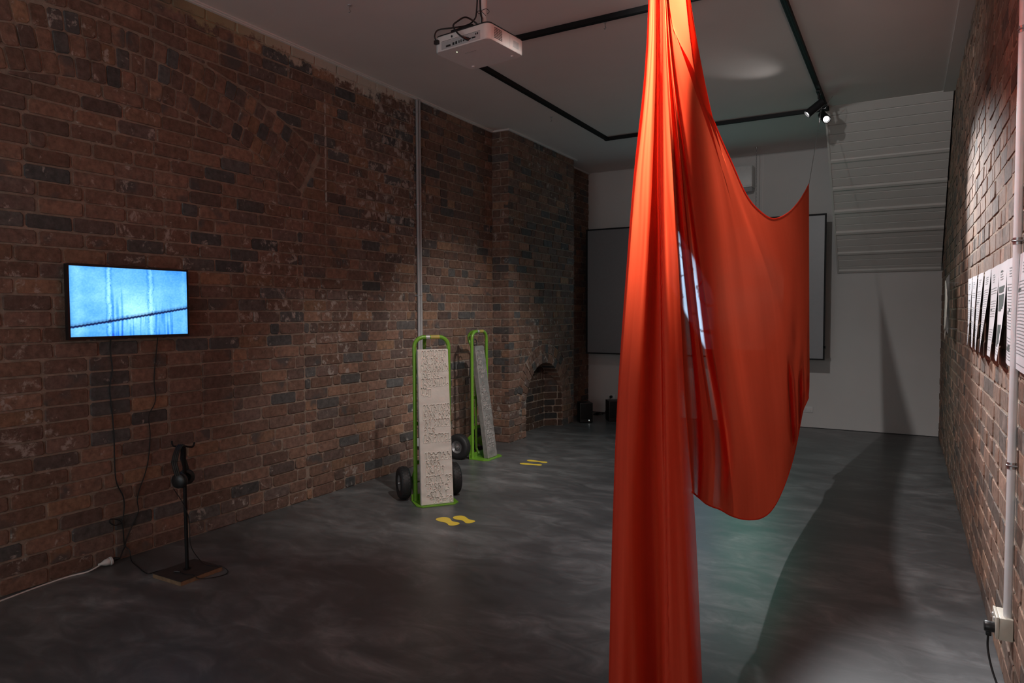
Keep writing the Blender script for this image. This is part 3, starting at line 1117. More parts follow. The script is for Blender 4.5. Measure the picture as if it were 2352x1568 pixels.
# small hooks screwed into the ceiling
for (px, py, lab) in ((1390, 50, 'small hook in the ceiling just behind the front track rail'), (803, 11, 'small hook in the ceiling left of the projector'), (1266, 268, 'small hook in the ceiling left of the track corner')):
    p = at(px, py, 2, H)
    t = thing('ceiling_hook', lab, 'hook', p, 0, 'hooks in the ceiling')
    MB().lathe([(0, -.0005), (.014, -.0005), (.012, -.006), (.0, -.006)], (0, 0, 0), (0, 0, 1), 12).build('base_plate', M['grey_plastic'], t)
    MB().tube(smooth_path([(0, 0, -.004), (0, 0, -.03), (.006, 0, -.042), (.0, 0, -.05), (-.008, 0, -.044)], 4), .0025, 6).build('hook_wire', M['steel'], t)

# ------------------------------------------------------------------ projector
PR = thing('projector', 'white ceiling projector with black cables plugged in its back', 'projector', (1.90, 3.32, 2.90), math.radians(-5.5))
inv = None
pw, pd, ph = .385, .335, .083


def rrect(w_, d_, r, n=6):
    out = []
    for cx, cy, a0 in ((w_ / 2 - r, -d_ / 2 + r, -PI / 2), (w_ / 2 - r, d_ / 2 - r, 0), (-w_ / 2 + r, d_ / 2 - r, PI / 2), (-w_ / 2 + r, -d_ / 2 + r, PI)):
        for i in range(n + 1):
            a = a0 + PI / 2 * i / n
            out.append((cx + r * math.cos(a), cy + r * math.sin(a)))
    return out


idm = lambda u, v, w_: (u, v, w_)
o_ = rrect(pw, pd, .035)
i_ = rrect(pw - .008, pd - .008, .032)
body = MB()
n = len(o_)
rings = [(i_, 0), (o_, .005), (o_, ph - .004), (i_, ph)]
vs = [(u, v, z) for poly, z in rings for u, v in poly]
fs = [tuple(range(n - 1, -1, -1)), tuple(3 * n + k for k in range(n))]
for r in range(3):
    fs += [(r * n + k, r * n + (k + 1) % n, (r + 1) * n + (k + 1) % n, (r + 1) * n + k) for k in range(n)]
body.add(vs, fs).build('housing', M['white_plastic'], PR)
MB().prism(rrect(pw - .01, pd - .01, .03), idm, ph, ph + .007).build('top_cover', M['black_plastic'], PR)
yb = -pd / 2
pan = MB().box(-.135, .135, yb - .002, yb + .004, .006, .046, .001).build('port_panel', M['grey_plastic'], PR)
for (x, z, w_, h_) in ((-.085, .012, .032, .010), (-.048, .013, .012, .014), (-.028, .014, .012, .014), (-.008, .015, .006, .014), (.006, .016, .006, .014), (.024, .017, .010, .009), (.056, .016, .034, .009), (.092, .018, .026, .007), (.108, .032, .006, .010), (.120, .032, .006, .010)):
    MB().box(x - w_ / 2, x + w_ / 2, yb - .0032, yb - .001, z, z + h_).build('port', M['black_plastic'], PR if False else pan)
MB().box(-.135, .135, yb - .0016, yb + .002, .0485, .0495).build('seam_line', M['black_plastic'], PR)
MB().lathe([(0, 0), (.006, 0), (.006, .002), (0, .002)], (-.06, yb - .001, .062), (0, -1, 0), 12).build('infrared_window', M['black_plastic'], PR)
vt = MB()
for i in range(9):
    for j in range(7):
        y = yb + .05 + i * .008; z = .014 + j * .0085
        vt.box(pw / 2 - .001, pw / 2 + .0012, y, y + .0045, z, z + .005)
vt.build('vent_grille', M['black_plastic'], PR, smooth=False)['kind'] = 'stuff'
MB().box(pw / 2 - .001, pw / 2 + .0008, yb + .225, yb + .275, .02, .055).build('side_label', M['grey_plastic'], PR, smooth=False)
MB().box(pw / 2 - .001, pw / 2 + .0005, yb + .19, yb + .192, .008, .075).build('side_seam', M['grey_plastic'], PR, smooth=False)
MB().lathe([(0, 0), (.0025, 0), (.002, -.002), (0, -.0025)], (-.075, yb + .06, 0), (0, 0, 1), 10).build('power_light', M['led'], PR)
lt = MB()
for i, w_ in enumerate((.006, .010, .003, .007, .009, .006, .008)):
    x = -.05 + sum((.006, .010, .003, .007, .009, .006, .008)[:i]) + i * .004
    lt.box(x, x + w_, yb + .098, yb + .108 - (i % 2) * .002, -.0008, .0006)
lt.build('printed_name', M['grey_plastic'], PR, smooth=False)
for sx in (-1, 1):
    MB().lathe([(0, -.006), (.009, -.006), (.010, 0), (0, 0)], (sx * .14, .12, 0), (0, 0, 1), 14).build('foot', M['white_plastic'], PR)
mt = MB().box(-.075, .075, -.16, .13, ph + .007, ph + .018, .002).build('mounting_plate', M['black'], PR)
MB().box(-.052, .052, -.02, .10, ph + .018, ph + .022).box(-.05, -.046, -.02, .10, ph + .018, ph + .075).box(.046, .05, -.02, .10, ph + .018, ph + .075).box(-.05, .05, -.02, .10, ph + .075, ph + .079).build('bracket', M['white_plastic'], PR, smooth=False)
MB().lathe([(.0, ph + .079), (.036, ph + .079), (.034, ph + .088), (.020, ph + .092), (.020, H - 2.90 - .012), (.055, H - 2.90 - .010), (.055, H - 2.90 - .0008), (0, H - 2.90 - .0008)], (0, .04, 0), (0, 0, 1), 24).build('drop_pole', M['white_plastic'], PR)
MB().tube(smooth_path([(-.165, yb - .012, .058), (-.168, yb - .02, .085), (-.15, yb - .01, .115), (-.09, yb + .03, .125), (-.04, yb + .09, .145), (-.02, yb + .14, .185), (-.02, yb + .17, .26), (-.022, yb + .19, .555)], 7), .0042, 7).build('power_cable', M['cable'], PR)
MB().box(-.178, -.150, yb - .018, yb + .001, .040, .062, .003).build('power_plug', M['black_plastic'], PR)
MB().tube(smooth_path([(.045, yb - .03, .022), (.02, yb - .045, .045), (-.025, yb - .03, .10), (-.045, yb + .03, .15), (-.035, yb + .09, .19), (-.005, yb + .14, .17), (.012, yb + .16, .14), (.016, yb + .17, .19), (-.006, yb + .185, .27), (-.012, yb + .19, .555)], 7), .0048, 7).build('video_cable', M['cable'], PR)
MB().tube([(.056, yb - .002, .020), (.050, yb - .026, .021), (.044, yb - .036, .024)], [.010, .008, .005], 8).build('video_plug', M['black_plastic'], PR)
MB().tube(smooth_path([(.0, yb + .17, .24), (.03, yb + .19, .255), (.03, yb + .22, .25), (.0, yb + .235, .25), (-.03, yb + .21, .25), (-.02, yb + .175, .245), (.01, yb + .168, .24), (.038, yb + .18, .21)], 5), .0016, 5).build('cable_tie', M['cable'], PR)

# ------------------------------------------------------------------ projection screen, chains, air conditioner on the back wall
SY = 8.82
s0 = at(1346, 526, 1, SY); s1 = at(1893.5, 827, 1, SY)
sx0, sx1, sz0, sz1 = s0.x, s1.x, .876, 2.597
scr = thing('projection_screen', 'large black framed projection screen hung before the back wall', 'screen', ((sx0 + sx1) / 2, SY, sz0))
hw, hh = (sx1 - sx0) / 2, sz1 - sz0
fr = .018
for nm, b in (('frame_bar', (-hw, hw, 0, .03, 0, fr)), ('frame_bar', (-hw, hw, 0, .03, hh - fr, hh)), ('frame_bar', (-hw, -hw + fr, 0, .03, fr, hh - fr)), ('frame_bar', (hw - fr, hw, 0, .03, fr, hh - fr))):
    MB().box(*b).build(nm, M['black'], scr, smooth=False)
MB().box(-hw + fr, hw - fr, .016, .022, fr, hh - fr).build('screen_cloth', M['canvas'], scr, smooth=False)
MB().box(-.0, .02, -.012, .0, .06, .09).build('side_catch', M['black'], scr, smooth=False).location = (hw - .01, .012, .08)


def chain(pts_x, z0, z1, y):
    c = MB()
    n = int((z1 - z0) / .022)
    for i in range(n):
        z = z0 + (z1 - z0) * (i + .5) / n
        a = i % 2
        ring = [(pts_x + (math.cos(t) * .005 if a else 0), y + (0 if a else math.cos(t) * .005), z + math.sin(t) * .0145) for t in [2 * PI * k / 8 for k in range(8)]]
        c.tube(ring, .0017, 5, closed=True)
    return c


cx = at(1737, 400, 1, SY + .015).x - (sx0 + sx1) / 2
for x in (cx, -cx):
    chain(x, hh, H - sz0 - .012, .015).build('chain', M['rim'], scr)
    MB().lathe([(0, H - sz0 - .0008), (.014, H - sz0 - .0008), (.011, H - sz0 - .014), (0, H - sz0 - .014)], (x, .015, 0), (0, 0, 1), 10).build('ceiling_anchor', M['steel'], scr)

# moving picture thrown on the screen: pale blue figure with dark twigs, greener to its right
gx, gz = 150, 110
vs, fs, cl = [], [], []
x_a, x_b = at(1500, 650, 1, SY).x - (sx0 + sx1) / 2, at(1800, 650, 1, SY).x - (sx0 + sx1) / 2
z_a, z_b = .10, hh - .10


def hsh(a, b): return math.sin(a * 12.9898 + b * 78.233) * 43758.5453 % 1


def vnoise(x, y):
    xi, yi = math.floor(x), math.floor(y); fx, fy = x - xi, y - yi
    fx = fx * fx * (3 - 2 * fx); fy = fy * fy * (3 - 2 * fy)
    return (hsh(xi, yi) * (1 - fx) + hsh(xi + 1, yi) * fx) * (1 - fy) + (hsh(xi, yi + 1) * (1 - fx) + hsh(xi + 1, yi + 1) * fx) * fy


for i in range(gx):
    for j in range(gz):
        u, v = i / (gx - 1), j / (gz - 1)
        vs.append((x_a + (x_b - x_a) * u, .0155, z_a + (z_b - z_a) * v))
        xp = 1500 + 300 * u
        yp = 812 - 290 * (z_a + (z_b - z_a) * v) / hh
        blue = max(0, min(1, (xp - 1535) * .2)) * max(0, min(1, (1650 - xp) * .08)) * max(0, min(1, (78 - abs(yp - 628 - (xp - 1570) * 1.6)) * .12))
        ed = math.hypot((xp - 1716) / 92, (v - .47) / .52) + .35 * (vnoise(u * 7 + 2, v * 6) - .5)
        green = max(0, min(1, (1.05 - ed) * 2.2)) * max(0, min(1, (xp - 1636) * .04)) * (.75 + .7 * vnoise(u * 6, v * 9 + 3))
        tw = vnoise(u * 9 + v * 7, v * 10 - u * 3)
        dark = 1 if abs(tw - .5) > .05 else .25
        k = .75 + .5 * vnoise(u * 5, v * 5)
        c = (blue * .50 * k * dark + .11 * green, blue * .72 * k * dark + green * .66 * k, blue * 1.0 * k * dark + green * .50 * k)
        cl.append((*c, 1))
for i in range(gx - 1):
    for j in range(gz - 1):
        a = i * gz + j
        fs.append((a, a + gz, a + gz + 1, a + 1))
me = bpy.data.meshes.new('projected_picture'); me.from_pydata(vs, [], fs)
a_ = me.attributes.new('picture', 'FLOAT_COLOR', 'POINT'); a_.data.foreach_set('color', [q for c in cl for q in c])
M['projection'] = vcol_screen('projected_light', 1.6, (.17, .17, .18), .42, .9)
me.materials.append(M['projection'])
o = bpy.data.objects.new('projected_picture', me); COL.objects.link(o); o.parent = scr

ac0 = at(1728, 378, 1, LY - .2); ac1 = at(1735, 437, 1, LY - .2)
acx1, acz1, acz0 = ac0.x, ac0.z, ac1.z
ac = thing('air_conditioner', 'white wall air conditioner above the projection screen', 'air conditioner', (acx1 - .43, LY, acz0))
acw, ach = .86, acz1 - acz0
MB().box(-acw / 2, acw / 2, -.20, -.001, .05, ach, .012).build('housing', M['white_plastic'], ac)
MB().box(-acw / 2 + .012, acw / 2 - .012, -.206, -.199, .07, ach - .012, .003).build('front_panel', M['white_plastic'], ac)
MB().prism([(-.20, .048), (-.17, .0), (-.02, .02), (-.002, .048)], lambda u, v, w_: (w_, u, v), -acw / 2 + .004, acw / 2 - .004).build('louvre', M['grey_plastic'], ac, smooth=False)
MB().box(acw / 2 - .13, acw / 2 - .115, -.208, -.204, .085, .092).build('display_light', M['grey_plastic'], ac, smooth=False)


def gpo(name, label, loc, rz, parent_scale=1.0, switches=True, deep=.012, mat='white_plastic'):
    """double wall socket, front towards local -y"""
    t = thing(name, label, 'socket', loc, rz)
    MB().box(-.058, .058, -deep, -.0005, -.036, .036, .003).build('face_plate', M[mat], t)
    for sx in (-.03, .03):
        MB().box(sx - .008, sx + .008, -deep - .003, -deep + .001, .012, .022, .001).build('switch', M[mat], t)
        sl_ = MB()
        for (dx, dz, an) in ((-.006, .0, .5), (.006, .0, -.5), (0, -.014, 0)):
            c, s_ = math.cos(an), math.sin(an)
            sl_.add([(sx + dx + x * c - z * s_, -deep - .0006, -.005 + dz + x * s_ + z * c) for x, z in ((-.001, -.004), (.001, -.004), (.001, .004), (-.001, .004))], [(0, 1, 2, 3)])
        sl_.build('socket_slot', M['black_plastic'], t, smooth=False)
    return t


gp = at(1856, 940, 1, LY)
gpo('wall_socket', 'white double wall socket low on the back wall right of the cloth', gp, 0)

# speakers on the floor
def speaker(px0, px1, pyf, ptop, label, light):
    a = at(px0, pyf, 2, 0); b = at(px1, pyf, 2, 0)
    w_ = .17 if light else .20
    rz = .62
    c, s_ = math.cos(rz), math.sin(rz)
    loc = ((a.x + b.x) / 2 - s_ * .1, (a.y + b.y) / 2 + c * .1, 0)
    t = thing('speaker', label, 'speaker', loc, rz, 'black speakers on the floor')
    h = ptop
    MB().box(-w_ / 2, w_ / 2, -.10, .11, .004, h, .006).build('cabinet', M['black_plastic'], t)
    MB().box(-w_ / 2 + .008, w_ / 2 - .008, -.106, -.099, .05, h - .008, .003).build('grille', M['black'], t)
    for sx in (-1, 1):
        for sy in (-.07, .08):
            MB().lathe([(0, 0), (.010, 0), (.010, .005), (0, .005)], (sx * (w_ / 2 - .025), sy, 0), (0, 0, 1), 8).build('foot', M['rubber'], t)
    if light:
        MB().lathe([(0, 0), (.004, 0), (.004, .002), (0, .002)], (.035, -.1005, .036), (0, -1, 0), 10).build('status_light', M['led_white'], t)
        MB().box(.026, .046, -.1015, -.1, .016, .021).build('printed_mark', M['grey_plastic'], t, smooth=False)
    return t


speaker(1334, 1360, 971, .262, 'small black speaker beside the brick alcove with a lit dot', True)
speaker(1400, 1432, 968, .275, 'black speaker partly hidden behind the orange cloth', False)
pc = thing('speaker_lead', 'black plug and lead in the back wall above the second speaker', 'lead', at(1405, 910, 1, LY))
pz = pc.location.z
MB().box(-.058, .058, -.010, -.0005, -.036, .036, .003).build('face_plate', M['white_plastic'], pc)
MB().lathe([(0, 0), (.020, 0), (.021, .03), (.014, .045), (0, .045)], (.0, -.011, -.004), (0, -1, 0), 14).build('plug', M['black_plastic'], pc)
MB().tube(smooth_path([(.0, -.045, -.012), (-.02, -.05, -.05), (-.045, -.05, -.12), (-.05, -.06, -pz + .10), (-.07, -.12, -pz + .008), (-.16, -.2, -pz + .006)], 6), .004, 6).build('lead_wire', M['cable'], pc)
cb = MB()
c0 = at(1366, 955, 2, 0)
for i in range(3):
    r = .07 + .015 * i
    cb.tube([(c0.x + .03 * i + r * math.cos(t), c0.y + .12 + .8 * r * math.sin(t), .006 + .006 * i + .02 * max(0, math.sin(t * 1.0 + i))) for t in [k * PI / 9 - .4 for k in range(17)]], .0035, 6)
tag(cb.build('coiled_cable', M['cable'], None), 'loose dark cable coiled on the floor beside the small speaker', 'cable')

# ------------------------------------------------------------------ wall television
TVL = Vector((0, 2.392, 1.518))
tv = thing('television', 'flat wall television showing a pale blue picture crossed by a rope', 'television', TVL)
tw, th, tx = .723, .416, .075
MB().box(.045, tx - .003, -tw / 2, tw / 2, -th / 2, th / 2, .003).build('housing', M['black_plastic'], tv)
MB().box(.02, .05, -.26, .26, -.17, .12, .006).build('back_cover', M['black_plastic'], tv)
MB().box(.0008, .021, -.11, .11, -.11, .11).build('wall_bracket', M['black'], tv, smooth=False)
bz = .011
for b in ((-tw / 2, tw / 2, th / 2 - bz, th / 2), (-tw / 2, tw / 2, -th / 2, -th / 2 + .016), (-tw / 2, -tw / 2 + bz, -th / 2 + .016, th / 2 - bz), (tw / 2 - bz, tw / 2, -th / 2 + .016, th / 2 - bz)):
    MB().box(tx - .004, tx + .002, b[0], b[1], b[2], b[3]).build('bezel', M['black_plastic'], tv, smooth=False)
MB().box(tx - .012, tx + .001, .19, .205, -th / 2 - .004, -th / 2 + .001).build('sensor', M['black_plastic'], tv, smooth=False)
GX, GY = 260, 146
vs, fs, cl = [], [], []
ya, yb_, za, zb = -tw / 2 + bz, tw / 2 - bz, -th / 2 + .016, th / 2 - bz
for i in range(GX):
    for j in range(GY):
        u, v = i / (GX - 1), j / (GY - 1)          # u left to right as seen, v up
        vs.append((tx, ya + (yb_ - ya) * u, za + (zb - za) * v))
        cloud = .55 * vnoise(u * 4 + 3, v * 3) + .3 * vnoise(u * 11, v * 9 + 5) + .30 * vnoise(u * 90, v * 60) + .2 * vnoise(u * 200, v * 120) - .17
        b = .50 + .38 * cloud
        b += .30 * math.exp(-((u - .50) / .22) ** 2 - ((v - .38) / .30) ** 2) + .16 * math.exp(-((u - .05) / .05) ** 2) + .12 * math.exp(-((u - .97) / .03) ** 2)
        b -= .16 * max(0, v - .72) * 2 * (1 if u > .5 else .6)
        cr = min(u, 1 - u, v, 1 - v)
        b -= .12 * max(0, 1 - math.hypot(max(0, .1 - min(u, 1 - u)), max(0, .12 - min(v, 1 - v))) * 0 - cr * 12) * (1 if (u > .8 or v < .2 or u < .2) else .3)
        # seams in the concrete
        for (su, w1, jag) in ((.305, .018, .012), (.66, .022, .016)):
            uu = u - su - jag * (vnoise(v * 14, su * 50) - .5) - jag * .8 * (vnoise(v * 40, su * 90) - .5)
            b += .22 * math.exp(-((uu) / (w1 * .6)) ** 2) * (.5 + .5 * vnoise(v * 9 + su * 9, 2))
            b -= .26 * math.exp(-((uu + w1 * 1.25) / (w1 * .38)) ** 2) * (.35 + .65 * vnoise(v * 8, su * 30))
            b -= .20 * math.exp(-((uu - w1 * 1.25) / (w1 * .38)) ** 2) * vnoise(v * 13 + 4, su * 20)
            if vnoise(u * 240, v * 70) > .83 and abs(uu) < w1 * 1.2: b -= .38
        # drips
        dr = vnoise(u * 110, v * 3.0)
        if .31 < u < .42 and v < .76: b -= .34 * max(0, dr - .42) * 2 * min(1, (.76 - v) * 4)
        if .68 < u < .86 and v < .55: b -= .32 * max(0, dr - .36) * 2 * min(1, (.55 - v) * 3)
        if .38 < u < .64 and v < .30: b -= .30 * max(0, dr - .42) * 2
        if .69 < u < .79 and v < .36: b -= .14
        # rope
        rv = .135 + .275 * u ** 1.05 + .004 * math.sin(u * 210)
        dv = (v - rv)
        col = Vector((.16 + .62 * max(0, b - .3) ** 1.2, .46 + .56 * (b - .35), .84 + .26 * (b - .4)))
        rope = math.exp(-(dv / .016) ** 4)
        if abs(u - .305) < .012 or abs(u - .66) < .018: rope = math.exp(-(dv / .022) ** 4)
        sp = .06 + .10 * (.5 + .5 * math.sin(u * 420 + dv * 260))
        col = col * (1 - rope) + Vector((.05, .12, .26)) * (1 + sp) * rope
        col *= 1 - .22 * math.exp(-((dv - .028) / .016) ** 2)
        cl.append((max(0, col.x) ** 2.2, max(0, col.y) ** 2.2, max(0, min(1.05, col.z)) ** 2.2, 1))
for i in range(GX - 1):
    for j in range(GY - 1):
        a = i * GY + j
        fs.append((a, a + GY, a + GY + 1, a + 1))
me = bpy.data.meshes.new('screen'); me.from_pydata(vs, [], fs)
a_ = me.attributes.new('picture', 'FLOAT_COLOR', 'POINT'); a_.data.foreach_set('color', [q for c in cl for q in c])
me.materials.append(vcol_screen('television_picture', 1.5))
o = bpy.data.objects.new('screen', me); COL.objects.link(o); o.parent = tv


def wallpts(pts, x):
    return [at(px, py, 0, x) for px, py in pts]


tc1 = MB().tube(smooth_path([Vector((.03, 2.29, 1.34))] + wallpts([(253, 800), (258, 850), (252, 890), (258, 950), (262, 1010), (266, 1100), (283, 1140), (285, 1170), (280, 1195), (266, 1206), (253, 1200), (254, 1192), (270, 1193), (281, 1203), (284, 1235), (286, 1255)], .014) + [Vector((.03, 2.32, .06)), Vector((.05, 2.29, .025))], 5), .0036, 6)
tag(tc1.build('power_cord', M['cable'], None), 'black television cord with a small loop low on the wall', 'cord', 'cords below the television')
tc2 = MB().tube(smooth_path([Vector((.03, 2.575, 1.34))] + wallpts([(360, 800), (354, 870), (357, 920), (342, 955), (345, 1000), (338, 1070), (316, 1140), (318, 1175), (300, 1215), (288, 1250)], .012) + [Vector((.03, 2.36, .045))] + [at(px, py, 2, .004) for px, py in ((302, 1287), (318, 1302), (330, 1312), (341, 1317), (360, 1312), (382, 1307), (392, 1311))], 5), .003, 6)
hc = tag(tc2.build('signal_cord', M['cable'], None), 'thin black cord running from the television along the floor to the headphone stand', 'cord', 'cords below the television')
wc = thing('extension_lead', 'white extension lead with a white socket end on the floor by the wall', 'lead', (.06, 2.25, 0))
iv = inv_of((.06, 2.25, 0))
fp = [Vector((.10, 1.30, .004)), Vector((.09, 1.50, .004)), Vector((.055, 1.70, .004)), Vector((.03, 1.86, .004)), Vector((.02, 2.02, .004)), Vector((.045, 2.11, .006)), Vector((.042, 2.18, .02))]
MB().tube(smooth_path(fp, 6), .0042, 7).build('lead_wire', M['white_cable'], wc, inv=iv)
MB().lathe([(.0, -.004), (.0065, -.004), (.009, .012), (.019, .034), (.021, .052), (.019, .056), (.0235, .058), (.0235, .068), (.019, .070), (0, .070)], (.042, 2.175, .024), (.10, 1, .06), 16).build('socket_end', M['white_plastic'], wc, inv=iv)
MB().tube([(.049, 2.243, .028), (.05, 2.262, .030), (.05, 2.285, .028)], [.015, .013, .005], 10).build('inserted_plug', M['black_plastic'], wc, inv=iv)

# ------------------------------------------------------------------ headphone stand and headphones
HS = Vector((.563, 2.372, 0))
hs = thing('headphone_stand', 'dark headphone stand, metal pole on a square plywood base', 'stand', HS, 0.0)
MB().box(-.128, .118, -.128, .128, .0008, .022).build('base_core', M['ply'], hs, smooth=False)
MB().box(-.128, .1175, -.1285, .1285, .022, .026).build('base_top', M['ply_top'], hs, smooth=False)
MB().cyl((-.015, .003, .026), (-.02, .003, .72), .0095, 12).build('pole', M['black'], hs)
MB().lathe([(0, .026), (.02, .026), (.02, .030), (0, .030)], (-.015, .003, 0), (0, 0, 1), 16).build('pole_foot', M['black'], hs)
HT = Vector((-.02, .003, .715))
MB().tube(smooth_path([HT + Vector((-.012, -.062, .040)), HT + Vector((-.01, -.055, .012)), HT + Vector((0, -.02, .006)), HT + Vector((0, 0, .004)), HT + Vector((0, .03, -.006)), HT + Vector((0, .056, -.010)), HT + Vector((.004, .064, .014))], 5), .005, 8).build('hook_arm', M['black'], hs)
hd_loc = HS + HT + Vector((0, -.032, .012))
HDR = math.radians(34)
hd = thing('headphones', 'black over-ear headphones hanging from the stand hook', 'headphones', hd_loc, HDR)
band = []
for i in range(21):
    t = PI * (i / 20)
    band.append(Vector((.012 * math.sin(t), -.058 * math.cos(t) * 1.0, -.085 + .085 * math.sin(t))))
bandp = [Vector((.02, -.062, -.165))] + [Vector((.01, -.062, -.125))] + band + [Vector((.01, .062, -.125)), Vector((.02, .062, -.165))]
bm_ = MB()
for off in (-.010, 0, .010):
    bm_.tube(smooth_path([p + Vector((off, 0, 0)) for p in bandp], 3), .0065, 8)
bm_.build('headband', M['black_plastic'], hd)
for sy in (-1, 1):
    d = Vector((.45 * sy * 0 + .25, -sy, 0)).normalized()
    c_ = Vector((.02, sy * .052, -.185))
    MB().lathe([(0, -.018), (.030, -.018), (.040, -.010), (.041, .004), (.0, .004)], c_, d, 22).build('ear_cup', M['black_plastic'], hd)
    MB().lathe([(.020, .004), (.040, .004), (.044, .012), (.040, .022), (.026, .024), (.020, .018), (.020, .004)], c_, d, 22).build('ear_pad', M['rubber'], hd)
iv = inv_of(hd_loc, HDR)
cordp = [Vector(hd_loc) + Vector((.03, -.055, -.225)), HS + Vector((.0, -.02, .40)), HS + Vector((.0, .012, .30)), HS + Vector((-.004, .02, .16)), HS + Vector((.01, .06, .07)), HS + Vector((.03, .09, .030)), HS + Vector((.09, .105, .030)), HS + Vector((.115, .12, .030)), HS + Vector((.155, .135, .006)), HS + Vector((.19, .09, .005)), HS + Vector((.165, .02, .005)), HS + Vector((.13, -.03, .012)), HS + Vector((.10, -.04, .030)), HS + Vector((.05, -.055, .030)), HS + Vector((.0, -.05, .030))]
MB().tube(smooth_path(cordp, 6), .0024, 6).build('headphone_cord', M['cable'], hd, inv=iv)
MB().tube([HS + Vector((.0, -.05, .031)), HS + Vector((-.03, -.065, .032))], .004, 8).build('jack', M['black_plastic'], hd, inv=iv)

# ------------------------------------------------------------------ hand trolleys
def trolley(loc, rz, label):
    t = thing('hand_trolley', label, 'trolley', loc, rz, 'green hand trolleys')
    UX, UY, R, TOP, B = .135, -.022, .0155, 1.265, .075
    # toe plate with chamfered front corners and a turned-up back edge
    MB().prism([(-.163, 0.0), (-.163, -.165), (-.125, -.207), (.125, -.207), (.163, -.165), (.163, 0.0)][::1], idm, .001, .0075).box(-.163, .163, -.005, .001, .0075, .055).build('toe_plate', M['green'], t, smooth=False)
    path = [(-UX, UY, .008), (-UX, UY, TOP - B)]
    for i in range(1, 9):
        a = PI / 2 * i / 8
        path.append((-UX + B - B * math.cos(a), UY, TOP - B + B * math.sin(a)))
    for i in range(0, 8):
        a = PI / 2 * i / 8
        path.append((UX - B + B * math.sin(a), UY, TOP - B + B * math.cos(a)))
    path += [(UX, UY, TOP - B), (UX, UY, .008)]
    fr_ = MB().tube(path, R, 12).build('tube_frame', M['green'], t)
    MB().tube([(-.045, UY, TOP), (-.015, UY, TOP)], R + .0008, 14, caps=False).build('silver_label', M['silver_label'], fr_)
    MB().tube([(-.008, UY, TOP), (.062, UY, TOP)], R + .0008, 14, caps=False).build('yellow_label', M['yellow_label'], fr_)
    # curved cross straps
    for z in (.30, .60, 1.0):
        vs = []
        nseg = 10
        for i in range(nseg + 1):
            x = -UX + 2 * UX * i / nseg
            y = UY + .012 + .030 * math.sin(PI * i / nseg)
            vs += [(x, y, z - .015), (x, y, z + .015), (x, y + .004, z + .015), (x, y + .004, z - .015)]
        fs = []
        for i in range(nseg):
            for k in range(4):
                fs.append((i * 4 + k, i * 4 + (k + 1) % 4, i * 4 + 4 + (k + 1) % 4, i * 4 + 4 + k))
        fs += [(0, 1, 2, 3), tuple(nseg * 4 + k for k in (3, 2, 1, 0))]
        MB().add(vs, fs).build('cross_strap', M['green'], t)
    # looped rear handle and the lower centre strut
    MB().tube(smooth_path([(-.03, UY + .004, TOP - .004), (-.03, UY + .055, TOP - .002), (-.03, UY + .098, TOP - .03), (-.03, UY + .105, TOP - .08), (-.03, UY + .08, TOP - .14), (-.03, UY + .046, TOP - .25)], 6), .0135, 10).build('rear_handle', M['green'], t)
    MB().tube(smooth_path([(.0, UY + .046, 1.0), (.0, UY + .046, .6), (.0, UY + .044, .14), (.0, UY + .035, .07), (.0, -.012, .030)], 6), .0125, 10).build('centre_strut', M['green'], t)
    # axle, wheel brackets and wheels
    AX = (.097, .127)
    MB().cyl((-.235, AX[0], AX[1]), (.235, AX[0], AX[1]), .009, 10).build('axle', M['steel'], t)
    for sx in (-1, 1):
        x0, x1 = sorted((sx * .142, sx * .147))
        arc = [(UY + .0, .25), (UY + .02, .24), (UY + .07, .19), (AX[0] + .02, AX[1] + .012), (AX[0] + .016, AX[1] - .016), (UY + .06, .08), (UY + .02, .04), (UY, .035)]
        MB().prism([(p, q) for p, q in arc], lambda u, v, w_: (w_, u, v), x0, x1).build('wheel_bracket', M['green'], t, smooth=False)
        cx_ = sx * .203
        w = MB().lathe([(.062, -.036), (.085, -.042), (.108, -.041), (.121, -.031), (.1265, -.012), (.1265, .012), (.121, .031), (.108, .041), (.085, .042), (.062, .036), (.062, -.036)], (cx_, AX[0], AX[1]), (1, 0, 0), 36)
        wo_ = w.build('tyre', M['rubber'], t)
        tread = MB()
        for i in range(30):
            a = 2 * PI * i / 30
            for k in (-1, 0, 1):
                aa = a + (.10 if k else 0)
                r0 = .1255 if k == 0 else .1225
                c_ = Vector((cx_ + k * .019, AX[0] + r0 * math.cos(aa), AX[1] + r0 * math.sin(aa)))
                tn = Vector((0, -math.sin(aa), math.cos(aa))); rd = Vector((-.35 * k * 0, math.cos(aa), math.sin(aa))); xx = Vector((1, 0, 0))
                vs = [c_ + xx * (a1 * .0065) + tn * (a2 * .0095) + rd * (a3 * .0022) for a3 in (-1, 1) for a2 in (-1, 1) for a1 in (-1, 1)]
                tread.add(vs, [(4, 5, 7, 6), (0, 1, 5, 4), (2, 3, 7, 6), (0, 2, 6, 4), (1, 3, 7, 5)])
        tread.build('tread', M['rubber'], wo_, smooth=False)['kind'] = 'stuff'
        MB().lathe([(0, -.026), (.026, -.026), (.028, -.012), (.040, -.010), (.050, -.022), (.063, -.034), (.063, .034), (.050, .022), (.040, .010), (.028, .012), (.026, .026), (0, .026)], (cx_, AX[0], AX[1]), (1, 0, 0), 28).build('wheel_rim', M['rim'], t)
        MB().lathe([(0, .026), (.013, .026), (.013, .040), (.010, .044), (0, .044)], (cx_, AX[0], AX[1]), (sx, 0, 0), 12).build('hub_nut', M['steel'], t)
        bl = MB()
        for k in range(4):
            a = PI / 4 + PI / 2 * k
            bl.lathe([(0, .010), (.005, .010), (.005, .015), (0, .015)], (cx_, AX[0] + .034 * math.cos(a), AX[1] + .034 * math.sin(a)), (sx, 0, 0), 6)
        bl.build('wheel_bolts', M['steel'], t)['kind'] = 'stuff'
    return t


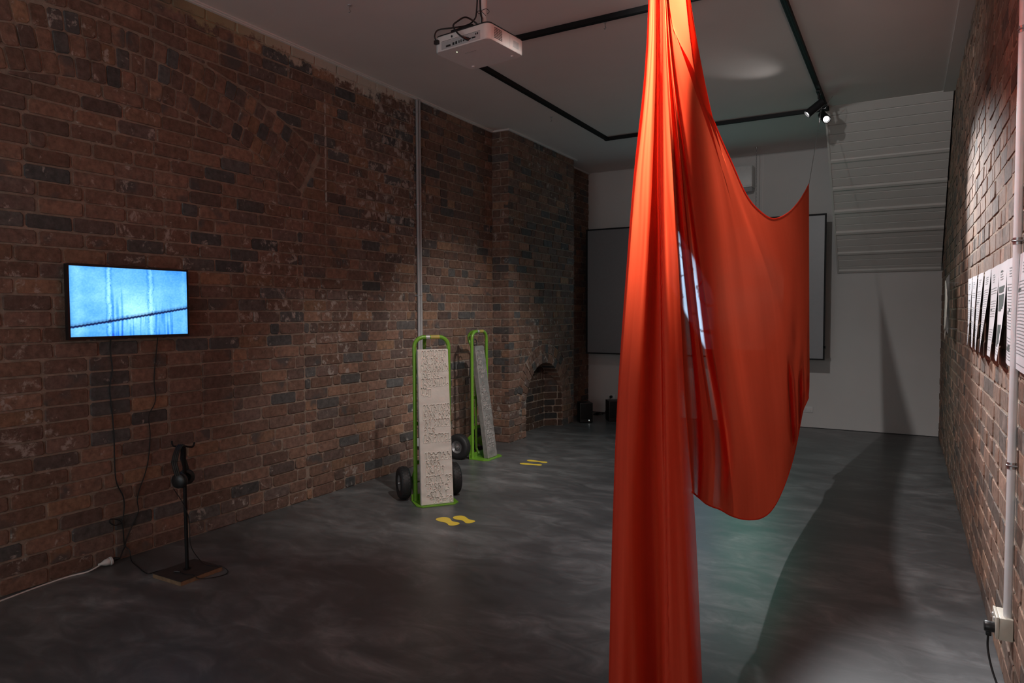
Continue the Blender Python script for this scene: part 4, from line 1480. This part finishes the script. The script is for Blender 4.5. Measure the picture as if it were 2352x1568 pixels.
T1L, T1R = Vector((.83, 4.283, 0)), math.radians(51.2)
T2L, T2R = Vector((.285, 5.80, 0)), math.radians(90)
trolley(T1L, T1R, 'green hand trolley nearer the camera carrying the pale plaster slab')
trolley(T2L, T2R, 'green hand trolley by the brick chimney carrying the dark grey slab')

# stroke letters
G = {
    'R': [[(.0, 0), (.08, .55), (.2, .95), (.48, 1), (.55, .75), (.38, .58), (.12, .6)], [(.38, .58), (.5, .2), (.68, .02), (.95, .1), (1, .25)]],
    'S': [[(.85, .86), (.55, 1), (.2, .88), (.25, .66), (.62, .42), (.8, .2), (.55, .0), (.1, .08)]],
    'N': [[(.0, 0), (.05, .85), (.15, 1), (.45, .95), (.58, .7), (.55, .2), (.68, 0), (.95, .08), (1, .25)]],
    'L': [[(.15, 1), (.12, .2), (.3, 0), (.7, .02), (.9, .15)]],
    'A': [[(.1, .92), (.4, 1), (.65, .8), (.7, .3), (.75, 0)], [(.68, .45), (.3, .3), (.1, .0)]],
    'H': [[(.1, .95), (.15, .62), (.5, .6), (.75, .7)], [(.8, 1), (.7, .55), (.6, .0)], [(.15, .0), (.2, .3), (.5, .38)]],
    '8': [[(.5, .55), (.2, .75), (.35, 1), (.65, 1), (.75, .78), (.5, .55), (.15, .3), (.3, .0), (.7, .0), (.85, .28), (.5, .55)]],
    'U': [[(.1, .95), (.12, .3), (.3, .05), (.65, .08), (.8, .35)], [(.85, 1), (.8, .4), (.9, .05)]],
    'Y': [[(.05, .95), (.15, .65), (.45, .6), (.75, .75)], [(.85, 1), (.8, .5), (.65, .1), (.35, .0), (.15, .12)]],
    'B': [[(.55, 1), (.25, .9), (.3, .68), (.6, .55), (.8, .25), (.6, .0), (.25, .02), (.12, .25), (.35, .45), (.62, .55)]],
    'b': [[(.1, 1), (.12, .1), (.45, 0), (.75, .15), (.7, .42), (.4, .5), (.15, .42)], [(.45, .7), (.7, .66)]],
    'M': [[(.02, 0), (.08, .95), (.4, .62), (.62, .9), (.7, .3), (.55, .05), (.85, .0)]],
    'G': [[(.75, .95), (.4, 1), (.15, .82), (.3, .62), (.7, .6)], [(.75, .62), (.7, .2), (.4, .0), (.1, .04)]],
    'O': [[(.5, 1), (.15, .8), (.1, .3), (.4, 0), (.75, .15), (.88, .6), (.7, .95), (.5, 1)]],
    'h': [[(.15, 1), (.12, 0)], [(.14, .45), (.45, .62), (.66, .45), (.62, .15), (.78, 0), (1, .12)]],
    '2': [[(.1, .8), (.3, 1), (.65, .95), (.7, .7), (.4, .42), (.12, .12), (.3, .0), (.6, .12), (.95, .02)]],
    '9': [[(.1, .78), (.35, 1), (.7, .92), (.75, .65), (.45, .5), (.2, .6)], [(.75, .7), (.7, .3), (.35, .0)]],
    '7': [[(.05, .92), (.4, 1), (.9, .95), (.62, .5), (.52, .0)]],
    'P': [[(.15, .95), (.5, 1), (.8, .8), (.6, .6), (.3, .65)], [(.5, .62), (.45, 0)]],
    'E': [[(.75, .95), (.35, 1), (.15, .8), (.5, .62), (.15, .4), (.2, .08), (.6, .0), (.9, .15)]],
    'F': [[(.9, .92), (.5, 1), (.3, .7), (.6, .55), (.5, .0)]],
    'w': [[(.0, .95), (.1, .6), (.35, .7), (.5, .6), (.65, .7), (.9, .6), (.95, .95)], [(.1, .1), (.35, .35), (.7, .3), (.75, .05), (.4, .0), (.15, .12)], [(.72, .22), (1, .0)]],
    'd': [[(.7, 1), (.72, .3), (.5, .02), (.15, .1), (.18, .4), (.5, .48), (.7, .38)]],
    'J': [[(.7, 1), (.72, .25), (.5, 0), (.15, .08), (.1, .3)]],
    'T': [[(.05, .95), (.5, 1), (.95, .92)], [(.5, .95), (.3, .3), (.5, .0)]],
    'm': [[(.0, 0), (.08, .65), (.28, .7), (.35, .1)], [(.35, .6), (.55, .72), (.66, .5), (.66, .1), (.85, 0), (1, .15)]],
    'a': [[(.7, .5), (.35, .62), (.1, .4), (.3, .15), (.6, .25), (.72, .5), (.85, .1)]],
    '-': [[(.1, .5), (.5, .55), (.8, .45)]],
    "'": [[(.4, 1), (.35, .7)]],
    '.': [[(.4, .08), (.5, .0), (.55, .1)]],
}


def letters(mb, text, x0, x1, y0, y1, fn, r, rng, slant=0.0):
    n = len(text)
    cw = (x1 - x0) / n
    for i, ch in enumerate(text):
        if ch == ' ' or ch not in G: continue
        dy = slant * (i / max(n - 1, 1)) + rng.uniform(-.02, .02) * (y1 - y0)
        for st in G[ch]:
            pts = [fn(x0 + cw * (i + .06 + .82 * u), y0 + dy + (y1 - y0) * v) for u, v in st]
            mb.tube(smooth_path(pts, 3), r, 5)


def slab(name, label, O, Xv, Upv, Nv, w0, w1, h, th_, mat, rows, r, depth, corner, step, face_mat):
    """a leaning slab, script pressed into its face; O bottom front middle"""
    import numpy as np
    t = thing(name, label, 'slab', O)
    rng = random.Random(3)

    def f(u, v, n_=0.0):
        return Xv * u + Upv * v + Nv * n_

    def outl(ins):
        pts = [(-w0 / 2 + ins, ins), (w0 / 2 - ins, ins), (w1 / 2 - ins, h - ins), (-w1 / 2 + ins, h - ins)]
        out = []
        for i in range(4):
            p, a, b = Vector(pts[i]), Vector(pts[i - 1]), Vector(pts[(i + 1) % 4])
            c = corner if i >= 2 else .010
            for k in range(7):
                tt = k / 6
                A, B_ = p + (a - p).normalized() * c, p + (b - p).normalized() * c
                q = A * (1 - tt) ** 2 + p * 2 * tt * (1 - tt) + B_ * tt * tt
                out.append((q.x, q.y))
        return out
    o2 = outl(0)
    n = len(o2)
    mb = MB()
    vs = [f(u, v, -.006) for u, v in o2] + [f(u, v, -th_ + .004) for u, v in o2] + [f(u, v, -th_) for u, v in outl(.005)]
    fs = [tuple(2 * n + k for k in range(n - 1, -1, -1)), tuple(range(n))]
    for rr in range(2):
        fs += [(rr * n + k, rr * n + (k + 1) % n, (rr + 1) * n + (k + 1) % n, (rr + 1) * n + k) for k in range(n)]
    mb.add(vs, fs).build('slab_body', mat, t)
    # the worked face: a fine grid pushed in along the strokes
    nu, nv_ = int(w0 / step) + 1, int(h / step) + 1
    uu, vv = np.meshgrid(np.linspace(-.5, .5, nu), np.linspace(0, 1, nv_), indexing='ij')
    y = vv * h
    x = uu * (w0 + (w1 - w0) * vv)
    dist = np.full(x.shape, 1.0)
    for (txt, x0, x1, y0, y1, sl_) in rows:
        cw = (x1 - x0) / len(txt)
        for i, ch in enumerate(txt):
            if ch == ' ': continue
            dy = sl_ * (i / max(len(txt) - 1, 1)) + rng.uniform(-.03, .03) * (y1 - y0)
            for st in G[ch]:
                pts = smooth_path([(x0 + cw * (i + .04 + .84 * a), y0 + dy + (y1 - y0) * b_, 0) for a, b_ in st], 4)
                for p, q in zip(pts[:-1], pts[1:]):
                    lo_u = min(p.x, q.x) - .012; hi_u = max(p.x, q.x) + .012
                    i0 = max(0, int((lo_u / w0 + .5) * (nu - 1)) - 1); i1 = min(nu, int((hi_u / w1 + .5) * (nu - 1)) + 2)
                    j0 = max(0, int((min(p.y, q.y) - .012) / h * (nv_ - 1))); j1 = min(nv_, int((max(p.y, q.y) + .012) / h * (nv_ - 1)) + 2)
                    if i0 >= i1 or j0 >= j1: continue
                    X_, Y_ = x[i0:i1, j0:j1], y[i0:i1, j0:j1]
                    ex, ey = q.x - p.x, q.y - p.y
                    l2 = ex * ex + ey * ey or 1e-12
                    tt = np.clip(((X_ - p.x) * ex + (Y_ - p.y) * ey) / l2, 0, 1)
                    d = np.hypot(X_ - p.x - tt * ex, Y_ - p.y - tt * ey)
                    dist[i0:i1, j0:j1] = np.minimum(dist[i0:i1, j0:j1], d)
    groove = -depth * np.exp(-(dist / r) ** 4) + depth * .45 * np.exp(-((dist - 2.0 * r) / (.7 * r)) ** 2)
    nrs = np.random.RandomState(5)
    und = np.zeros(x.shape)
    for k in range(26):
        fx, fy, p0 = nrs.uniform(-40, 40), nrs.uniform(20, 110), nrs.uniform(0, 6.28)
        und += np.sin(fx * x + fy * y + p0 + 1.5 * np.sin(9 * x + k)) * .00022
    # rounded border
    e = np.minimum(np.minimum(x + (w0 + (w1 - w0) * vv) / 2, (w0 + (w1 - w0) * vv) / 2 - x), np.minimum(y, h - y))
    cxn, cyn = (w0 + (w1 - w0) * vv) / 2 - corner, h - corner
    cd_ = np.hypot(np.maximum(np.abs(x) - cxn, 0), np.maximum(y - cyn, 0))
    e = np.where((np.abs(x) > cxn) & (y > cyn), corner - cd_, e)
    keep = e > -.0004
    edge = np.where(e < .006, -.006 + np.sqrt(np.clip(.006 ** 2 - (.006 - np.clip(e, 0, .006)) ** 2, 0, None)), 0)
    z = groove * (e > .004) + und + edge
    idx = np.full(x.shape, -1, dtype=int)
    idx[keep] = np.arange(keep.sum())
    P = np.stack([x[keep], y[keep], z[keep]], 1)
    W = P[:, :1] * np.array(Xv)[None] + P[:, 1:2] * np.array(Upv)[None] + P[:, 2:] * np.array(Nv)[None]
    q = np.stack([idx[:-1, :-1], idx[1:, :-1], idx[1:, 1:], idx[:-1, 1:]], -1).reshape(-1, 4)
    q = q[(q >= 0).all(1)]
    me = bpy.data.meshes.new('inscribed_face')
    me.from_pydata(W.tolist(), [], q.tolist())
    me.materials.append(face_mat)
    me.shade_smooth()
    o = bpy.data.objects.new('inscribed_face', me)
    COL.objects.link(o); o.parent = t
    return t, f


# first slab: rows read from the photograph, as fractions of the slab
R1 = [("RLANLA8US", 963, 1020, 806, 821, 2), ("RS YSRB", 964, 1015, 823, 838, 2), ("MSGNbSOh", 962, 1025, 838, 852, 2), ("hS-US2", 965, 1003, 853, 867, 1), ("RSYSMNL", 963, 1026, 870, 887, 3), ("URU", 963, 985, 890, 905, -3),
      ("RhThTBHS", 968, 1031, 930, 946, 2), ("bABS aSRB", 968, 1032, 946, 961, 2), ("BF YSO2A", 972, 1032, 963, 978, 1), ("92S", 971, 996, 981, 995, -1), ("RS797PEL", 971, 1034, 997, 1013, 1),
      ("UwwNhh", 974, 1035, 1038, 1053, 0), ("hSEB", 975, 1010, 1056, 1071, 0), ("RSJPdF", 976, 1019, 1072, 1088, 2), ("OS7Hh RP", 975, 1038, 1091, 1106, 0), ("7HSB'm", 976, 1031, 1109, 1123, 1), ("-S7.h L", 979, 1030, 1128, 1142, 1), ("72A- 8", 993, 1040, 1140, 1150, 0)]
rows = []
S1W0, S1W1, S1H = .252, .240, 1.172
for (txt, a, b, ya, yb2, sl_) in R1:
    ym = (ya + yb2) / 2
    v = (1155.5 - ym) / (1155.5 - 800.5)
    xl = 966 + (953 - 966) * v; xr = 1043 + (1024.5 - 1043) * v
    wv = S1W0 + (S1W1 - S1W0) * v
    k = 1 / (1155.5 - 800.5) * S1H
    vpx = S1H / 355.0
    rows.append((txt, ((a - xl) / (xr - xl) - .5) * wv, ((b - xl) / (xr - xl) - .5) * wv, (1155.5 - yb2) * vpx, (1155.5 - ya) * vpx, sl_ * vpx))
c1, s1_ = math.cos(T1R), math.sin(T1R)
tx_ = Vector((c1, s1_, 0)); ty_ = Vector((-s1_, c1, 0))
Oslab = T1L + tx_ * -.004 + ty_ * -.182 + Vector((0, 0, .0085))
upv = (ty_ * .105 + Vector((0, 0, 1.165))).normalized()
nv = tx_.cross(upv).normalized()
slab('inscribed_slab', 'pale plaster slab with rows of raised script on the nearer trolley', Oslab, tx_, upv, nv, S1W0, S1W1, S1H, .038, M['plaster'], rows, .0031, .0085, .010, .0016, M['plaster'])

b0 = at(1121, 1053, 2, .0085); b1 = at(1143.5, 1046, 2, .0085)
b0 = Vector((.455, b0.y, .0085)); b1 = Vector((.455, b1.y, .0085))
Om = (b0 + b1) / 2
wl_ = (b1 - b0).length
tl = at(1091, 794, 1, b0.y)
up2 = Vector((tl.x - b0.x, 0, tl.z - b0.z)); h2 = up2.length; up2.normalize()
x2 = Vector((0, 1, 0)); n2 = x2.cross(up2).normalized()
rng2 = random.Random(9)
rows2 = []
keys = [k for k in G if k not in "-'.w"]
nrow = 21
for i in range(nrow):
    if i in (6, 13): continue
    v1 = h2 * (.955 - i * .0415); v0 = v1 - h2 * .030
    nl = rng2.choice((3, 4, 4, 5))
    txt = ''.join(rng2.choice(keys) for _ in range(nl))
    rows2.append((txt, -wl_ * .40, -wl_ * .40 + wl_ * .8 * nl / 5, v0, v1, 0))
sl2, f2 = slab('inscribed_slab', 'dark grey slab with worn script and a ring, leaning on the far trolley', Om, x2, up2, n2, wl_, wl_ * .98, h2, .055, M['lead'], rows2, .0030, .0060, .03, .0020, M['lead'])
ring = [f2(-wl_ * .18 + .0, h2 + .034 + .036 * math.sin(a), -.028) + Vector((0, .030 * math.cos(a), 0)) for a in [2 * PI * k / 20 for k in range(20)]]
MB().tube(ring, .006, 8, closed=True).build('lifting_ring', M['lead_dark'], sl2)

# ------------------------------------------------------------------ yellow foot marks
SOLE = [(0, -.5), (.10, -.485), (.165, -.42), (.175, -.33), (.14, -.22), (.115, -.10), (.14, .02), (.19, .14), (.215, .26), (.195, .38), (.12, .47), (.02, .5), (-.09, .475), (-.165, .40), (-.185, .28), (-.165, .12), (-.125, -.02), (-.115, -.14), (-.145, -.26), (-.17, -.36), (-.15, -.44), (-.08, -.49)]


def foot(heel_px, toe_px, mirror, wide, label):
    a, b = at(*heel_px, 2, 0), at(*toe_px, 2, 0)
    c = (a + b) / 2
    L_ = (b - a).length
    ang = math.atan2(b.y - a.y, b.x - a.x) - PI / 2
    t = thing('foot_mark', label, 'sticker', (c.x, c.y, 0), ang, 'yellow foot marks on the floor')
    pts = [(x * L_ * wide * (-1 if mirror else 1), y * L_) for x, y in SOLE]
    if mirror: pts.reverse()
    ps = [(p.x, p.y) for p in smooth_path([Vector((x, y, 0)) for x, y in pts + pts[:1]], 3)[:-1]]
    MB().prism(ps, idm, .0004, .0016).build('sole_shape', M['yellow'], t, smooth=False)


foot((1048, 1205.5), (1008, 1189), False, 1.12, 'left yellow foot mark in front of the pale slab')
foot((1085, 1200), (1047.5, 1185), True, 1.12, 'right yellow foot mark in front of the pale slab')
foot((1244.5, 1068), (1194, 1064), False, .72, 'nearer yellow foot mark in front of the grey slab')
foot((1256.5, 1062), (1211, 1056.5), True, .72, 'farther yellow foot mark in front of the grey slab')

# ------------------------------------------------------------------ conduits on the left wall
cl_ = thing('wall_conduit', 'pair of grey conduits running down the left brick wall', 'conduit', (0, 5.215, 0))
ZL = .255
for dy, nm in ((-.017, 'pipe'), (.017, 'pipe')):
    MB().cyl((.016, dy, ZL), (.016, dy, H - .001), .0135, 14).build(nm, M['pvc'], cl_)
for z in (3.32, 2.464, 1.617, .80):
    sd = MB()
    for dy in (-.017, .017):
        sd.tube([(.001, dy - .0165, z), (.016, dy - .0155, z), (.0275, dy - .009, z), (.0315, dy, z), (.0275, dy + .009, z), (.016, dy + .0155, z), (.001, dy + .0165, z)], .003, 6)
    sd.box(.0008, .005, -.058, -.03, z - .009, z + .009).box(.0008, .005, .03, .058, z - .009, z + .009)
    sd.build('saddle_clip', M['steel'], cl_)
lb = gpo('wall_socket', 'white socket box at the foot of the left wall conduits behind the slab', (0.0, 5.215, .225), PI / 2, deep=.045)

# right wall pipe and its socket box
PY = at(2314.5, 1400, 0, 4.350).y
rp = thing('wall_pipe', 'white conduit pipe running down the right brick wall', 'conduit', (4.350, PY, 0))
MB().cyl((0, 0, .33), (0, 0, H - .001), .0135, 18).build('pipe', M['white_pvc'], rp)
for z in (2.445, 1.700, .889):
    MB().tube([(.016, -.0165, z), (0, -.0155, z), (-.011, -.010, z), (-.0155, 0, z), (-.011, .010, z), (0, .0155, z), (.016, .0165, z)], .0032, 8).build('saddle_clip', M['steel'], rp)
    MB().lathe([(.0137, -.012), (.0148, -.012), (.0148, .012), (.0137, .012)], (0, 0, z), (0, 0, 1), 18).build('clip_band', M['steel'], rp)
sb = thing('socket_box', 'cream surface socket box with a black plug at the foot of the right wall pipe', 'socket', (WX, PY + .028, .290))
MB().box(-.043, -.0006, -.058, .058, -.042, .040, .004).build('mounting_box', M['cream_plastic'], sb)
MB().box(-.053, -.0432, -.060, .060, -.040, .042, .003).build('face_plate', M['cream_plastic'], sb)
for dy in (-.02, .025):
    MB().box(-.058, -.052, dy - .006, dy + .006, .016, .028, .0015).build('switch', M['white_plastic'], sb)
plg = MB().lathe([(0, 0), (.019, 0), (.020, .012), (.0205, .028), (.0175, .032), (0, .032)], (-.0535, -.018, -.012), (-1, 0, 0), 18)
plg.box(-.080, -.062, -.026, -.010, -.046, -.026, .003).build('plug', M['black_plastic'], sb)
pl_ = Vector((WX, PY + .028, .290)) + Vector((-.072, -.018, -.046))
iv = inv_of((WX, PY + .028, .290))
MB().tube(smooth_path([pl_, pl_ + Vector((.0, -.002, -.05)), pl_ + Vector((.012, -.03, -.115)), pl_ + Vector((.035, -.10, -.175)), Vector((WX - .02, PY - .20, .035)), Vector((WX - .02, PY - .34, .006)), Vector((WX - .03, PY - .6, .005))], 8), .0036, 8).build('power_cord', M['cable'], sb, inv=iv)

# ------------------------------------------------------------------ printed sheets on the right wall
def sheet_paper(y_far, label, seed, blocks, heading=True, lift=.018):
    """y runs from the left edge as seen (far) to the right edge (near)"""
    w_, h_ = .297, .408
    zt = 1.652
    rng = random.Random(seed)
    ph_ = rng.uniform(-.5, .5)
    t = thing('printed_sheet', label, 'paper', (WX - .004, y_far, zt), 0, 'printed sheets on the right wall')

    def f(u, v, e=0.0):        # u left to right, v top to bottom (0..1)
        bow = lift * (v ** 1.3) * (.25 + .75 * u ** 2) + .006 * math.sin(PI * u) * v + .004 * math.sin(3 * v + seed)
        return (-(.006 + bow) - e, -w_ * u + .006 * v * ph_, -h_ * v + .0015 * math.sin(5 * u + seed))
    nu, nvv = 8, 12
    vs = [f(i / nu, j / nvv) for i in range(nu + 1) for j in range(nvv + 1)]
    fs = [(i * (nvv + 1) + j, i * (nvv + 1) + j + 1, (i + 1) * (nvv + 1) + j + 1, (i + 1) * (nvv + 1) + j) for i in range(nu) for j in range(nvv)]
    m = MB().add(vs, fs).add([(x + .0006, y, z) for x, y, z in vs], fs)
    m.build('sheet', M['paper'], t)

    def quad(mb, u0, u1, v0, v1):
        k = max(1, int((u1 - u0) * 8 + .99)); l = max(1, int((v1 - v0) * 12 + .99))
        vs = [f(u0 + (u1 - u0) * i / k, v0 + (v1 - v0) * j / l, .0007) for i in range(k + 1) for j in range(l + 1)]
        mb.add(vs, [(i * (l + 1) + j, i * (l + 1) + j + 1, (i + 1) * (l + 1) + j + 1, (i + 1) * (l + 1) + j) for i in range(k) for j in range(l)])
    tx = MB()
    for q in range(4):
        quad(tx, .30, .30 + rng.uniform(.2, .45), .085 + q * .026, .085 + q * .026 + .010)
    v = .24
    while v < .95:
        if any(b[2] - .02 < v < b[3] + .01 for b in blocks if b[1] - b[0] > .4):
            v += .02; continue
        if rng.random() < .10: v += .06; continue
        u = .10
        while u < .88:
            e = min(u + rng.uniform(.04, .13), .90)
            quad(tx, u, e, v, v + .008)
            u = e + .02
        v += .028
    tx.build('printed_lines', M['ink_grey'], t, smooth=False)['kind'] = 'stuff'
    for b in blocks:
        bl = MB(); quad(bl, *b); bl.build('black_block', M['ink'], t, smooth=False)


Y00 = at(2311, 720, 0, WX - .012).y
stp = .318
info = [
    ('printed sheet partly behind the right wall pipe', [(.12, .22, .27, .295), (.30, .45, .47, .50), (.12, .25, .50, .53), (.55, .9, .47, .49), (.10, .26, .84, .875), (.26, .55, .81, .875)]),
    ('printed sheet with two large black blocks, left of the pipe', [(.35, .55, .075, .095), (.16, .86, .24, .265), (.16, .78, .265, .305), (.12, .86, .325, .45), (.12, .78, .45, .475), (.12, .60, .475, .495), (.16, .82, .635, .72), (.16, .76, .72, .79), (.18, .80, .79, .83), (.18, .60, .83, .865)]),
    ('printed sheet with one small black block at mid height, second left of the pipe', [(.15, .42, .465, .49)]),
    ('printed sheet of plain grey lines without black blocks, third left of the pipe', []),
    ('printed sheet with two small black blocks, fourth left of the pipe', [(.25, .62, .375, .395), (.12, .24, .40, .42), (.2, .5, .74, .765)]),
    ('narrow looking printed sheet with faint lines, second from the far end', [(.2, .3, .55, .56)]),
    ('farthest printed sheet, at the left end of the row on the right wall', [(.3, .75, .325, .345), (.3, .7, .695, .715), (.15, .5, .715, .735)]),
]
for i, (lab, bl) in enumerate(info):
    sheet_paper(Y00 + stp * i, lab, i + 2, bl, lift=(.012, .030, .020, .032, .026, .022, .026)[i])
Y9 = at(2336.5, 700, 0, WX - .010).y
sheet_paper(min(Y9, Y00 - .32), 'printed sheet right of the pipe, cut by the picture edge', 31, [(.06, .3, .30, .335)], lift=.008)

# ------------------------------------------------------------------ clear sheet standing off the wall
AX_ = WX - .062
ya0, ya1 = 6.38, 6.93
cs = thing('acrylic_sheet', 'clear plastic sheet with torn white paper pinned off the right wall', 'artwork', (AX_, (ya0 + ya1) / 2, 1.27))
hy = (ya1 - ya0) / 2
MB().prism([(-hy, .02), (-hy + .02, 0), (hy, .03), (hy, .43), (hy - .05, .455), (-hy + .03, .47), (-hy, .45)], lambda u, v, w_: (w_, u, v), -.002, .002).build('clear_panel', M['acrylic'], cs, smooth=False)
for y in (-hy + .03, hy - .04):
    for z in (.04, .40):
        MB().cyl((.0025, y, z), (.062 - .001, y, z), .0022, 8).build('standoff_pin', M['steel'], cs)
        MB().lathe([(0, 0), (.006, 0), (.006, .003), (0, .004)], (-.0025, y, z), (-1, 0, 0), 10).build('pin_head', M['steel'], cs)
rng = random.Random(4)
out = []
for k in range(40):
    a = 2 * PI * k / 40
    out.append((-.06 + (.135 + rng.uniform(-.012, .012)) * math.cos(a), .225 + (.20 + rng.uniform(-.006, .006)) * math.sin(a)))
MB().prism(out, lambda u, v, w_: (w_ - .012 * math.cos((u + .06) * 9), u, v), -.008, -.006).build('torn_paper', M['torn'], cs, smooth=False)
MB().tube(smooth_path([(-.012, -.06, .04), (-.014, -.07, -.02), (-.012, -.05, -.05)], 5), .002, 5).build('dangling_thread', M['torn'], cs)
